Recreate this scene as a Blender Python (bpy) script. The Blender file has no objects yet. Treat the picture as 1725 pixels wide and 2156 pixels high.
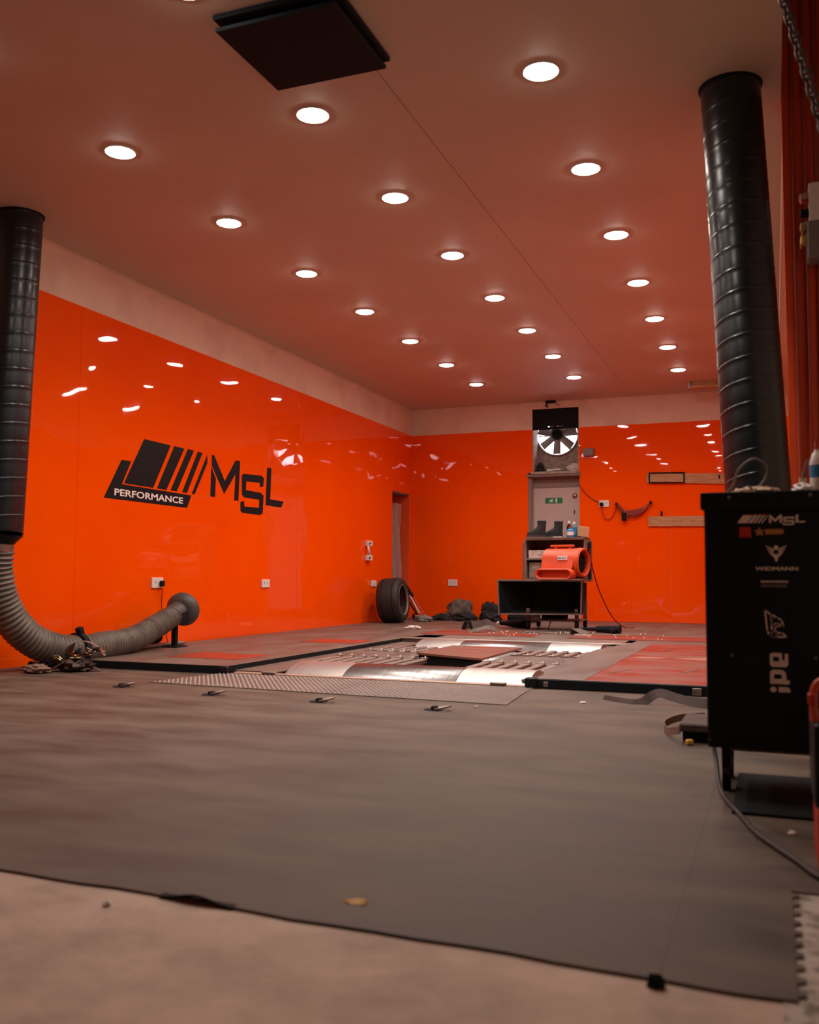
import bpy, bmesh, math, random
from mathutils import Vector, Matrix, noise
PI = math.pi
random.seed(7)
SC = bpy.context.scene
COL = SC.collection

# ---------------------------------------------------------------- camera, sky, exposure
cam_d = bpy.data.cameras.new('camera')
cam_d.sensor_fit = 'HORIZONTAL'
cam_d.sensor_width = 36.0
cam_d.lens = 1982.2 / 1725.0 * 36.0
cam_d.clip_start = 0.05
cam_d.dof.use_dof = True
cam_d.dof.focus_distance = 9.0
cam_d.dof.aperture_fstop = 4.0
cam = bpy.data.objects.new('camera', cam_d)
COL.objects.link(cam)
CAM_YAW, CAM_PITCH, CAM_ROLL, CAM_Z = 0.3691, 0.0687, 0.0048, 0.6597
_f = Vector((-math.sin(CAM_YAW) * math.cos(CAM_PITCH), math.cos(CAM_YAW) * math.cos(CAM_PITCH), math.sin(CAM_PITCH)))
_r = Vector((math.cos(CAM_YAW), math.sin(CAM_YAW), 0))
_u = _r.cross(_f)
_c, _s = math.cos(CAM_ROLL), math.sin(CAM_ROLL)
_r, _u = _c * _r + _s * _u, -_s * _r + _c * _u
_m = Matrix((( _r.x, _u.x, -_f.x), (_r.y, _u.y, -_f.y), (_r.z, _u.z, -_f.z))).to_4x4()
_m.translation = Vector((0, 0, CAM_Z))
cam.matrix_world = _m
SC.camera = cam

world = bpy.data.worlds.new('sky')
SC.world = world
world.use_nodes = True
world.node_tree.nodes['Background'].inputs[0].default_value = (0.93, 0.9, 1.0, 1)
world.node_tree.nodes['Background'].inputs[1].default_value = 5.0

vs = SC.view_settings
vs.view_transform = 'Standard'
vs.look = 'None'
vs.exposure = 1.12
vs.gamma = 1.0
vs.use_curve_mapping = False
LAMP_STRENGTH = 32.0        # radiance of the lamp diffusers
LAMP_BEAM = 22.0            # watts in each lamp's downward beam
LAMP_COLOUR = (1.0, 0.88, 0.79)

# ---------------------------------------------------------------- room measures (metres)
LX, RX, BY, CEIL, ZO = -5.072, 0.085, 13.206, 3.18, 2.725 + 0.0
ZO = 2.755 + 0.03
DECK = 0.055

# ---------------------------------------------------------------- materials
def lin(h):
    if isinstance(h, (tuple, list)):
        return (h[0], h[1], h[2], 1)
    h = h.lstrip('#')
    v = [int(h[i:i + 2], 16) / 255 for i in (0, 2, 4)]
    return tuple((c / 12.92 if c <= .04045 else ((c + .055) / 1.055) ** 2.4) for c in v) + (1,)

MATS = {}
def mat(name, col, rough=.5, metal=0., col2=None, scale=6., stretch=(1, 1, 1), bump=0., bscale=None, bdist=.01,
        lo=.4, hi=.65, rvar=0., coat=0., alpha=1., emit=None, spec=None, detail=5., trans=0.):
    if name in MATS:
        return MATS[name]
    m = bpy.data.materials.new(name)
    m.use_nodes = True
    nt = m.node_tree
    b = nt.nodes['Principled BSDF']
    b.inputs['Base Color'].default_value = lin(col)
    b.inputs['Roughness'].default_value = rough
    b.inputs['Metallic'].default_value = metal
    if coat:
        b.inputs['Coat Weight'].default_value = coat
        b.inputs['Coat Roughness'].default_value = .03
    if spec is not None:
        b.inputs['Specular IOR Level'].default_value = spec
    if trans:
        b.inputs['Transmission Weight'].default_value = trans
    b.inputs['Alpha'].default_value = alpha
    if emit:
        b.inputs['Emission Color'].default_value = (*emit[0], 1)
        b.inputs['Emission Strength'].default_value = emit[1]
    tc = nt.nodes.new('ShaderNodeTexCoord')
    geo = nt.nodes.new('ShaderNodeNewGeometry')
    mp = nt.nodes.new('ShaderNodeMapping')
    mp.inputs['Scale'].default_value = stretch
    nt.links.new(geo.outputs['Position'], mp.inputs['Vector'])
    if col2 is not None or rvar:
        nz = nt.nodes.new('ShaderNodeTexNoise')
        nz.inputs['Scale'].default_value = scale
        nz.inputs['Detail'].default_value = detail
        nz.inputs['Roughness'].default_value = .6
        nt.links.new(mp.outputs[0], nz.inputs['Vector'])
        if col2 is not None:
            rp = nt.nodes.new('ShaderNodeValToRGB')
            rp.color_ramp.elements[0].position = lo
            rp.color_ramp.elements[1].position = hi
            rp.color_ramp.elements[0].color = lin(col)
            rp.color_ramp.elements[1].color = lin(col2)
            nt.links.new(nz.outputs['Fac'], rp.inputs['Fac'])
            nt.links.new(rp.outputs['Color'], b.inputs['Base Color'])
        if rvar:
            mr = nt.nodes.new('ShaderNodeMapRange')
            mr.inputs['From Min'].default_value = .3
            mr.inputs['From Max'].default_value = .7
            mr.inputs['To Min'].default_value = max(0.02, rough - rvar)
            mr.inputs['To Max'].default_value = min(1, rough + rvar)
            nt.links.new(nz.outputs['Fac'], mr.inputs['Value'])
            nt.links.new(mr.outputs[0], b.inputs['Roughness'])
    if bump:
        n2 = nt.nodes.new('ShaderNodeTexNoise')
        n2.inputs['Scale'].default_value = bscale or scale
        n2.inputs['Detail'].default_value = 2
        nt.links.new(mp.outputs[0], n2.inputs['Vector'])
        bp = nt.nodes.new('ShaderNodeBump')
        bp.inputs['Strength'].default_value = bump
        bp.inputs['Distance'].default_value = bdist
        nt.links.new(n2.outputs['Fac'], bp.inputs['Height'])
        nt.links.new(bp.outputs[0], b.inputs['Normal'])
    MATS[name] = m
    return m

ORANGE = mat('orange gloss panel', (0.94, 0.082, 0.001), .022, col2=(0.99, 0.105, 0.001), scale=.7, bump=.5, bscale=1.1, bdist=.025, lo=.35, hi=.7, spec=.32)
PALE = mat('pale painted wall', (0.78, 0.64, 0.50), .75, col2=(0.66, 0.53, 0.41), scale=2.2, bump=.25, bscale=26, lo=.45, hi=.7)
CEILM = mat('painted ceiling board', (0.60, 0.51, 0.40), .6, col2=(0.54, 0.455, 0.355), scale=.9, bump=.08, bscale=12, lo=.4, hi=.7)
RUBBER = mat('brown grey rubber mat', (0.062, 0.044, 0.032), .6, col2=(0.145, 0.107, 0.080), scale=2.6, spec=.3, stretch=(.7, 1.7, 1), bump=.25, bscale=180, bdist=.003, rvar=.1, lo=.36, hi=.64, detail=9.)
CONC = mat('pinkish concrete', (0.62, 0.45, 0.355), .8, col2=(0.40, 0.28, 0.22), scale=4.5, bump=.3, bscale=24, lo=.35, hi=.7)
CONC2 = mat('pale speckled concrete', (0.5, 0.42, 0.36), .85, col2=(0.2, 0.155, 0.125), scale=20, bump=.5, bscale=40, lo=.45, hi=.62)
CONCN = mat('grimy niche concrete', (0.42, 0.36, 0.31), .85, col2=(0.14, 0.11, 0.09), scale=14, bump=.5, bscale=30, lo=.48, hi=.75)
BLACK = mat('black satin metal', (0.005, 0.0095, 0.013), .42, col2=(0.007, 0.0125, 0.016), scale=8, spec=.25)
BLACKM = mat('black matt', (0.0045, 0.008, 0.0105), .8, spec=.25)
BLACKG = mat('black gloss duct', (0.005, 0.010, 0.013), .3, col2=(0.008, 0.014, 0.017), scale=4, rvar=.04)
DECAL = mat('black vinyl decal', (0.004, 0.007, 0.010), .5, spec=.2)
WHITEINK = mat('off white print', (0.92, 0.84, 0.78), .6)
WHITEP = mat('white plastic', (0.78, 0.74, 0.70), .35)
GREYP = mat('grey plastic', (0.2, 0.18, 0.165), .5)
STEEL = mat('brushed drum steel', (0.58, 0.56, 0.54), .38, 1., col2=(0.44, 0.42, 0.40), scale=5, stretch=(6, .25, .25), rvar=.04, lo=.3, hi=.8)
STEELD = mat('worn darker drum steel', (0.33, 0.335, 0.335), .24, 1., col2=(0.2, 0.2, 0.2), scale=5, stretch=(6, .25, .25), rvar=.04)
PINKED = mat('bare worn angle strip', (0.52, 0.34, 0.27), .5, .3, col2=(0.36, 0.24, 0.19), scale=9)
GALV = mat('dull galvanised steel', (0.33, 0.28, 0.245), .45, .7, col2=(0.22, 0.185, 0.16), scale=12)
PLATE = mat('worn brown grey plate', (0.115, 0.083, 0.066), .48, col2=(0.165, 0.123, 0.10), scale=3, stretch=(1, .5, 1), rvar=.12)
PLATER = mat('rusty red brown plate', (0.23, 0.075, 0.045), .4, col2=(0.16, 0.095, 0.075), scale=5, stretch=(.5, 1.4, 1), rvar=.1)
REDDECK = mat('scuffed red painted deck', (0.25, 0.042, 0.026), .36, col2=(0.20, 0.085, 0.064), scale=2.6, stretch=(.6, 1.6, 1), rvar=.14, lo=.42, hi=.68)
REDINSET = mat('red inset paint', (0.36, 0.035, 0.014), .4, col2=(0.24, 0.045, 0.025), scale=7)
TREAD = mat('knurled grey plate', (0.10, 0.078, 0.064), .5, col2=(0.16, 0.128, 0.107), scale=4, lo=.4, hi=.7)
KNURL = mat('worn bright knurl tips', (0.25, 0.21, 0.185), .45, .3)
HOSE = mat('grey brown fabric hose', (0.115, 0.092, 0.075), .5, col2=(0.165, 0.135, 0.11), scale=9)
DOORM = mat('grey white door paint', (0.50, 0.43, 0.405), .5, col2=(0.46, 0.385, 0.36), scale=2)
FRAMEM = mat('dull frame paint', (0.22, 0.17, 0.145), .6)
GREEN = mat('green sign print', (0.0, 0.20, 0.085), .4)
WOOD = mat('raw pine board', (0.56, 0.31, 0.14), .65, col2=(0.36, 0.18, 0.075), scale=5, stretch=(1.2, 8, 9), lo=.35, hi=.7)
DARKWOOD = mat('dark brown board', (0.10, 0.06, 0.042), .6, col2=(0.15, 0.10, 0.075), scale=6)
SHELFM = mat('grey brown shelf side', (0.20, 0.15, 0.12), .6, col2=(0.14, 0.10, 0.08), scale=7)
MOVER = mat('orange moulded plastic', (0.66, 0.078, 0.018), .42, col2=(0.58, 0.066, 0.016), scale=5)
TYRE = mat('tyre rubber', (0.014, 0.015, 0.016), .62, col2=(0.022, 0.022, 0.022), scale=20)
TYREIN = mat('dusty tyre lining', (0.08, 0.066, 0.055), .7, col2=(0.045, 0.038, 0.032), scale=9)
CLOTHB = mat('black cloth', (0.014, 0.015, 0.017), .85)
CLOTHG = mat('grey cloth', (0.16, 0.13, 0.11), .9, col2=(0.09, 0.075, 0.065), scale=14)
WEB = mat('dark webbing', (0.055, 0.037, 0.03), .7, col2=(0.09, 0.06, 0.05), scale=14)
WEBP = mat('tan webbing', (0.23, 0.145, 0.11), .75, col2=(0.16, 0.10, 0.075), scale=14)
BRASS = mat('brassy buckle metal', (0.52, 0.38, 0.22), .25, 1., col2=(0.35, 0.27, 0.18), scale=12)
TAN = mat('cream leather', (0.58, 0.40, 0.26), .6)
CARD = mat('cardboard', (0.50, 0.30, 0.17), .8)
BLUE = mat('blue label', (0.03, 0.2, 0.42), .5)
TEAL = mat('teal plastic', (0.03, 0.14, 0.18), .4)
YELLOW = mat('yellow plastic', (0.75, 0.40, 0.05), .5)
LEAF = mat('dry yellow leaf', (0.95, 0.62, 0.22), .6)
REDP = mat('red plastic', (0.5, 0.03, 0.012), .4)
REDC = mat('red cable', (0.25, 0.012, 0.004), .5)
CABLE = mat('dark rubber cable', (0.02, 0.02, 0.02), .55)
GOLD = mat('gold print', (0.55, 0.26, 0.05), .5)
REDPRINT = mat('red print', (0.62, 0.03, 0.016), .5)
CHAINM = mat('dull chain steel', (0.12, 0.095, 0.085), .4, .9)
REDTRIM = mat('brownish red painted trim', (0.42, 0.075, 0.035), .5)
REDWALL = mat('red painted wall', (0.85, 0.10, 0.02), .45, col2=(0.78, 0.09, 0.02), scale=2, bump=.3, bscale=2, bdist=.02)
POLY = mat('clear polythene sheet', (0.55, 0.47, 0.43), .18, alpha=.42, bump=.6, bscale=9, stretch=(1, 1, .25), bdist=.03)
LAMP = mat('lit diffuser', (0.9, 0.9, 0.9), .5, emit=(LAMP_COLOUR, LAMP_STRENGTH))
TRIMW = mat('white lamp trim', (0.75, 0.7, 0.66), .4)
SEALM = mat('dark seam', (0.09, 0.05, 0.04), .8)

# ---------------------------------------------------------------- helpers
OFF = {}
class MB:
    def __init__(self):
        self.bm = bmesh.new()
    def box(self, x0, x1, y0, y1, z0, z1, bev=0., seg=1):
        t = bmesh.new()
        vs_ = [t.verts.new((x, y, z)) for x in (x0, x1) for y in (y0, y1) for z in (z0, z1)]
        for f in ((0, 1, 3, 2), (4, 6, 7, 5), (0, 4, 5, 1), (2, 3, 7, 6), (0, 2, 6, 4), (1, 5, 7, 3)):
            t.faces.new([vs_[i] for i in f])
        if bev:
            bmesh.ops.bevel(t, geom=t.edges[:], offset=bev, segments=seg, affect='EDGES', profile=.5)
        self._merge(t)
        return self
    def _merge(self, t, mtx=None):
        if mtx is not None:
            bmesh.ops.transform(t, matrix=mtx, verts=t.verts[:])
        me = bpy.data.meshes.new('tmp')
        t.to_mesh(me)
        t.free()
        self.bm.from_mesh(me)
        bpy.data.meshes.remove(me)
    def obox(self, centre, size, rot, bev=0.):
        t = MB().box(-size[0] / 2, size[0] / 2, -size[1] / 2, size[1] / 2, -size[2] / 2, size[2] / 2, bev).bm
        self._merge(t, Matrix.Translation(centre) @ rot.to_4x4())
        return self
    def cyl(self, a, b, r, r2=None, seg=16, caps=True):
        a, b = Vector(a), Vector(b)
        d = b - a
        t = bmesh.new()
        bmesh.ops.create_cone(t, cap_ends=caps, segments=seg, radius1=r, radius2=r if r2 is None else r2, depth=d.length)
        q = Vector((0, 0, 1)).rotation_difference(d.normalized()).to_matrix().to_4x4()
        self._merge(t, Matrix.Translation((a + b) / 2) @ q)
        return self
    def poly(self, pts, org, rt, up, nm, depth):
        """flat outline extruded by depth along nm"""
        org, rt, up, nm = Vector(org), Vector(rt), Vector(up), Vector(nm)
        lo = [self.bm.verts.new(org + rt * p[0] + up * p[1]) for p in pts]
        hi = [self.bm.verts.new(org + rt * p[0] + up * p[1] + nm * depth) for p in pts]
        n = len(pts)
        self.bm.faces.new(lo)
        self.bm.faces.new(hi)
        for i in range(n):
            self.bm.faces.new((lo[i], lo[(i + 1) % n], hi[(i + 1) % n], hi[i]))
        return self
    def grid(self, rows, close_u=False, close_v=False, capa=False, capb=False):
        """rows: list of lists of points"""
        vv = [[self.bm.verts.new(p) for p in r] for r in rows]
        nr, nc = len(vv), len(vv[0])
        for i in range(nr if close_v else nr - 1):
            for j in range(nc if close_u else nc - 1):
                a, b = vv[i], vv[(i + 1) % nr]
                self.bm.faces.new((a[j], a[(j + 1) % nc], b[(j + 1) % nc], b[j]))
        if capa:
            self.bm.faces.new(vv[0])
        if capb:
            self.bm.faces.new(vv[-1])
        return self
    def tube(self, path, r, seg=10, caps=True, rf=None):
        pts = [Vector(p) for p in path]
        rows = []
        prev = None
        for i, p in enumerate(pts):
            t = (pts[min(i + 1, len(pts) - 1)] - pts[max(i - 1, 0)]).normalized()
            if prev is None:
                a = t.cross(Vector((0, 0, 1)))
                if a.length < .1:
                    a = t.cross(Vector((0, 1, 0)))
                a.normalize()
            else:
                a = (prev - t * prev.dot(t)).normalized()
            prev = a
            b = t.cross(a)
            rr = rf(i) if rf else r
            rows.append([p + (a * math.cos(2 * PI * k / seg) + b * math.sin(2 * PI * k / seg)) * rr for k in range(seg)])
        return self.grid(rows, close_u=True, capa=caps, capb=caps)
    def lathe(self, prof, centre, axis=(0, 0, 1), seg=32, closed=False):
        q = Vector((0, 0, 1)).rotation_difference(Vector(axis).normalized()).to_matrix()
        c = Vector(centre)
        rows = [[c + q @ Vector((r * math.cos(2 * PI * k / seg), r * math.sin(2 * PI * k / seg), h)) for k in range(seg)] for r, h in prof]
        return self.grid(rows, close_u=True, close_v=closed)
    def ribbon(self, path, w, th, side=None):
        pts = [Vector(p) for p in path]
        rows = []
        for i, p in enumerate(pts):
            t = (pts[min(i + 1, len(pts) - 1)] - pts[max(i - 1, 0)]).normalized()
            s = Vector(side) if side else t.cross(Vector((0, 0, 1)))
            s = (s - t * s.dot(t)).normalized()
            n = s.cross(t)
            rows.append([p - s * w / 2, p + s * w / 2, p + s * w / 2 + n * th, p - s * w / 2 + n * th])
        return self.grid(rows, close_u=True, capa=True, capb=True)
    def blob(self, c, sz, amp=.25, freq=2., seed=0, nu=28, nv=16, flat=None):
        c = Vector(c)
        rows = []
        for i in range(nv + 1):
            th = PI * (i + .02) / (nv + .04)
            row = []
            for j in range(nu):
                ph = 2 * PI * j / nu
                d = Vector((math.sin(th) * math.cos(ph), math.sin(th) * math.sin(ph), math.cos(th)))
                k = 1 + amp * noise.noise(d * freq + Vector((seed * 3.1, seed * 1.7, 0))) + amp * .5 * noise.noise(d * freq * 2.6 + Vector((0, seed, 5)))
                p = c + Vector((d.x * sz[0], d.y * sz[1], d.z * sz[2])) * k
                if flat is not None and p.z < flat:
                    p.z = flat
                row.append(p)
            rows.append(row)
        return self.grid(rows, close_u=True, capa=True, capb=True)
    def build(self, name, m, parent=None, local=False, smooth=False):
        bm = self.bm
        off = Vector((0, 0, 0)) if local else OFF.get(parent.name if parent else None, Vector((0, 0, 0)))
        if off.length:
            bmesh.ops.translate(bm, vec=-off, verts=bm.verts[:])
        bmesh.ops.recalc_face_normals(bm, faces=bm.faces[:])
        me = bpy.data.meshes.new(name)
        bm.to_mesh(me)
        bm.free()
        me.materials.append(m)
        if smooth:
            for p in me.polygons:
                p.use_smooth = True
            me.set_sharp_from_angle(angle=math.radians(smooth if smooth is not True else 40))
        o = bpy.data.objects.new(name, me)
        COL.objects.link(o)
        if parent:
            o.parent = parent
            OFF[o.name] = off
        return o

def tag(o, label, cat, group=None):
    o['label'] = label
    o['category'] = cat
    if group:
        o['group'] = group
    return o
def thing(name, loc, label, cat, group=None, rot=None):
    o = bpy.data.objects.new(name, None)
    COL.objects.link(o)
    o.empty_display_size = .1
    o.location = loc
    if rot:
        o.rotation_euler = rot
    OFF[o.name] = Vector(loc)
    return tag(o, label, cat, group)
def single(mb, name, m, label, cat, group=None, smooth=False, at=None):
    """a thing that is one mesh; its origin goes to its base"""
    me_pts = [v.co for v in mb.bm.verts]
    lo = Vector((min(p.x for p in me_pts), min(p.y for p in me_pts), min(p.z for p in me_pts)))
    hi = Vector((max(p.x for p in me_pts), max(p.y for p in me_pts), max(p.z for p in me_pts)))
    base = Vector(((lo.x + hi.x) / 2, (lo.y + hi.y) / 2, lo.z))
    bmesh.ops.translate(mb.bm, vec=-base, verts=mb.bm.verts[:])
    o = mb.build(name, m, None, smooth=smooth)
    o.location = base
    OFF[o.name] = base
    return tag(o, label, cat, group)
def struct(o):
    o['kind'] = 'structure'
    return o
def inst(src, parent, loc, rot=None, name=None):
    c = src.copy()
    COL.objects.link(c)
    c.parent = parent
    c.location = loc
    if rot:
        c.rotation_euler = rot
    return c
def text(name, body, size, m, parent, org, rt, up, depth=.0006, bold=0., xs=1.0, align='LEFT'):
    cu = bpy.data.curves.new(name, 'FONT')
    cu.body = body
    cu.size = size
    cu.extrude = depth
    cu.offset = bold
    cu.align_x = align
    cu.resolution_u = 3
    t = bpy.data.objects.new(name, cu)
    COL.objects.link(t)
    bpy.context.view_layer.update()
    me = bpy.data.meshes.new_from_object(t)
    bpy.data.objects.remove(t)
    rt, up = Vector(rt), Vector(up)
    nm = rt.cross(up)
    org = Vector(org) - OFF.get(parent.name, Vector((0, 0, 0)))
    for v in me.vertices:
        v.co = org + rt * (v.co.x * xs) + up * v.co.y + nm * v.co.z
    me.materials.clear()
    me.materials.append(m)
    o = bpy.data.objects.new(name, me)
    COL.objects.link(o)
    o.parent = parent
    OFF[o.name] = OFF.get(parent.name, Vector((0, 0, 0)))
    return o
def smooth_path(pts, n=8):
    """Catmull-Rom through points"""
    P = [Vector(p) for p in pts]
    P = [P[0] * 2 - P[1]] + P + [P[-1] * 2 - P[-2]]
    out = []
    for i in range(1, len(P) - 2):
        for k in range(n):
            t = k / n
            a, b, c, d = P[i - 1], P[i], P[i + 1], P[i + 2]
            out.append(.5 * ((2 * b) + (c - a) * t + (2 * a - 5 * b + 4 * c - d) * t * t + (3 * b - a - 3 * c + d) * t ** 3))
    out.append(P[-2])
    return out
def resample(path, step):
    out = [path[0]]
    acc = 0.
    for a, b in zip(path, path[1:]):
        L_ = (b - a).length
        d = step - acc
        while d <= L_:
            out.append(a + (b - a) * (d / L_))
            d += step
        acc = (acc + L_) % step if L_ else acc
    return out
ORD = ['nearest', 'second', 'third', 'fourth', 'fifth', 'sixth', 'seventh', 'eighth', 'ninth', 'tenth', 'eleventh']

# ================================================================ SETTING
PX0, PX1, PY0, PY1 = -3.45, -1.33, 5.56, 9.0         # dyno pit
fl = struct(MB().box(LX - .3, .8, -3.4, PY0, -.3, -.006).box(LX - .3, PX0, PY0, BY + .3, -.3, -.006)
            .box(PX1, .8, PY0, BY + .3, -.3, -.006).box(PX0, PX1, PY1, BY + .3, -.3, -.006).box(PX0, PX1, PY0, PY1, -.9, -.6).build('floor', CONC))
# exposed pale concrete screed beside the mat
MB().box(.0, .6, -.6, 2.2, -.006, -.0045).build('bare_patch', CONC2, fl)
# rubber mats: front edge runs slightly askew
def edge_y(x):
    return 1.694 + (x + 1.64) * (-.033)
xs_ = [LX, -3.85, -2.63, -1.41, -.19]
def mat_piece(x0, x1, y0, y1, front=False, teeth=False):
    g = .00025
    x0, x1, y1 = x0 + g, x1 - g, y1 - g
    pts = []
    if front:
        n = 14
        for i in range(n + 1):
            x = x0 + (x1 - x0) * i / n
            pts.append((x, edge_y(x) + .004 * math.sin(x * 9.1) + .003 * math.sin(x * 23)))
    else:
        pts += [(x0, y0 + g), (x1, y0 + g)]
    if teeth:
        y = pts[-1][1] + .015
        while y < 2.17:
            pts += [(x1, y), (x1 + .012, y + .006), (x1 + .014, y + .022), (x1, y + .028)]
            y += .056
    pts += [(x1, y1), (x0, y1)]
    return MB().poly(pts, (0, 0, -.006), (1, 0, 0), (0, 1, 0), (0, 0, 1), .006).build('rubber_mat', RUBBER, fl)
for i in range(4):
    mat_piece(xs_[i], xs_[i + 1], 0, 2.2, front=True)
    mat_piece(xs_[i], xs_[i + 1], 2.2, 3.88)
    mat_piece(xs_[i], xs_[i + 1], 3.88, PY0)
mat_piece(-.19, .022, 0, 2.2, front=True, teeth=True)
mat_piece(-.19, .6, 2.2, 3.88)
mat_piece(-.19, .6, 3.88, PY0)
# lifted torn lip of the mat edge
rows = []
for i in range(17):
    x = -1.2 + .18 * i / 16
    h = .014 * math.exp(-((x + 1.11) / .05) ** 2)
    y = edge_y(x) - .004
    rows.append([(x, y + .02, .0004), (x, y + .008, .0004 + h * .7), (x, y, h), (x, y + .002, max(h - .006, -.006))])
MB().grid(rows).build('mat_lip', BLACKM, fl, smooth=True)
# back floor covering behind the dyno
for (x0, x1, y0, y1) in ((LX, -3.2, 9.0, 11.1), (-3.2, -1.33, 9.42, 11.1), (-1.33, RX, 9.0, 11.1), (LX, -3.2, 11.1, BY), (-3.2, -1.33, 11.1, BY), (-1.33, RX, 11.1, BY)):
    MB().box(x0 + .002, x1 - .002, y0 + .002, y1 - .002, -.006, DECK - .005).build('floor_sheet', PLATE, fl)
# raised red patches behind the rear drum
for (x0, x1, y0, y1, m) in ((-3.55, -2.62, 9.5, 10.4, REDDECK), (-2.62, -2.33, 9.55, 9.95, REDINSET), (-1.95, -.5, 9.45, 10.1, REDDECK)):
    MB().box(x0, x1, y0, y1, DECK - .005, DECK - .001).build('painted_patch', m, fl)

# ---- walls
def wall(name, mb, m=PALE):
    return struct(mb.build(name, m))
OPY0, OPY1, OPZ = 12.43, 13.12, 1.895
T = .006
wl = wall('wall_left', MB().box(LX - .3, LX - T, -3.4, OPY0, -.012, CEIL + .1).box(LX - .3, LX - T, OPY0, OPY1, OPZ, CEIL + .1)
          .box(LX - .3, LX - T, OPY1, BY + .3, -.012, CEIL + .1))
def panel_x(par, x, y0, y1, z0, z1, s=1):
    g = .0012
    MB().box(x - T if s > 0 else x, x if s > 0 else x + T, y0 + g, y1 - g, z0, z1, .001).build('wall_panel', ORANGE, par)
for y0, y1 in ((-3.1, -1.42), (-1.42, 2.24), (2.24, 5.9), (5.9, 9.56), (9.56, OPY0)):
    panel_x(wl, LX, y0, y1, 0, ZO)
panel_x(wl, LX, OPY0, OPY1, OPZ, ZO)
panel_x(wl, LX, OPY1, BY - .001, DECK, ZO)
# lining of the opening: red far jamb, dark head, grey back
MB().box(LX - .3, LX - T, OPY1 - .006, OPY1, 0, OPZ).build('reveal_lining', REDWALL, wl)
MB().box(LX - .3, LX - T, OPY0, OPY1 - .006, OPZ - .02, OPZ).build('reveal_head', FRAMEM, wl)
MB().box(LX - .31, LX - .27, OPY0 - .05, OPY1 + .05, -.012, OPZ + .05).build('recess_back', GREYP, wl)

DX0, DX1, DZ = -3.28, -2.535, 2.16
NX0, NX1, NZ0, NZ1, ND = -3.213, -2.542, 2.17, 3.078, .35
FCX, FCZ, FR = -2.915, 2.745, .30
WT = .55
bw = MB()
bw.box(LX - .3, DX0, BY + T, BY + WT, -.012, CEIL + .1)
bw.box(DX1, .8, BY + T, BY + WT, -.012, CEIL + .1)
bw.box(DX0, DX1, BY + T, BY + WT, NZ1, CEIL + .1)
bw.box(DX0, NX0, BY + T, BY + WT, DZ, NZ1)
bw.box(NX1, DX1, BY + T, BY + WT, DZ, NZ1)
bw.box(DX0, DX1, BY + .17, BY + WT, -.012, DZ - .02)
wb = wall('wall_back', bw)
def panel_y(pts):
    MB().poly(pts, (0, BY, 0), (1, 0, 0), (0, 0, 1), (0, 1, 0), T).build('wall_panel', ORANGE, wb)
panel_y([(LX, DECK), (-4.18, DECK), (-4.18, ZO), (LX, ZO)])
panel_y([(-4.178, DECK), (DX0, DECK), (DX0, DZ), (NX0, DZ), (NX0, ZO), (-4.178, ZO)])
panel_y([(DX1, DECK), (-1.3, DECK), (-1.3, ZO), (NX1, ZO), (NX1, DZ), (DX1, DZ)])
panel_y([(-1.298, DECK), (RX, DECK), (RX, ZO), (-1.298, ZO)])
# niche above the door: sill, lining and back plate with round fan hole
MB().box(NX0 - .02, NX1 + .01, BY - .03, BY + ND, NZ0 - .035, NZ0).build('niche_sill', CONCN, wb)
MB().box(DX0 - .02, DX1 + .02, BY - .015, BY + .165, DZ - .06, NZ0 - .035).build('door_lintel', FRAMEM, wb)
MB().box(NX0, NX0 + .012, BY + .004, BY + ND, NZ0, NZ1).build('niche_side', CONCN, wb)
MB().box(NX1 - .012, NX1, BY + .004, BY + ND, NZ0, NZ1).build('niche_side', CONCN, wb)
def holed_plate(x0, x1, z0, z1, y0, y1, cx, cz, r, n=64):
    mb = MB()
    outer = []
    inner = []
    for k in range(n):
        a = 2 * PI * k / n
        c, s = math.cos(a), math.sin(a)
        t = min((x1 - cx) / c if c > 1e-6 else 9, (x0 - cx) / c if c < -1e-6 else 9, (z1 - cz) / s if s > 1e-6 else 9, (z0 - cz) / s if s < -1e-6 else 9)
        outer.append((cx + c * t, cz + s * t))
        inner.append((cx + c * r, cz + s * r))
    rows = [[(p[0], y0, p[1]) for p in outer], [(p[0], y0, p[1]) for p in inner], [(p[0], y1, p[1]) for p in inner], [(p[0], y1, p[1]) for p in outer]]
    return mb.grid(rows, close_u=True)
holed_plate(NX0 - .02, NX1 + .02, NZ0 - .05, NZ1 + .02, BY + ND, BY + ND + .02, FCX, FCZ, FR).build('niche_plate', CONCN, wb)

wr = wall('wall_right', MB().box(RX + T, .8, 5.15 + .15, BY + .3, -.012, CEIL + .1))
panel_x(wr, RX, 5.16, 7.8, 0, ZO, -1)
panel_x(wr, RX, 7.8, 10.5, 0, ZO, -1)
panel_x(wr, RX, 10.5, BY - .002, DECK, ZO, -1)
MB().box(RX + .001, .8, 5.15, 5.3, -.012, 4.3).build('return_face', REDWALL, wr)
for x0, x1, d in ((.128, .145, .02), (.185, .2, .035), (.235, .262, .02)):
    MB().box(x0, x1, 5.15 - d, 5.15, 0, 4.2, .004).build('cover_strip', REDTRIM, wr)
MB().box(.6, .8, -3.4, 5.15, -.012, 4.3).build('side_wall', PALE, wr)
MB().box(-.1, .8, -3.4, 5.3, 4.2, 4.4).box(-.1, RX, -3.4, 5.3, CEIL + .1, 4.2).build('bay_roof', PALE, wr)
wf = wall('wall_front', MB().box(LX - .3, .8, -3.6, -3.2, -.012, 4.3))
MB().box(LX, -.0, -3.2, -3.18, 0, ZO).build('wall_panel', GREYP, wf)

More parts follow.
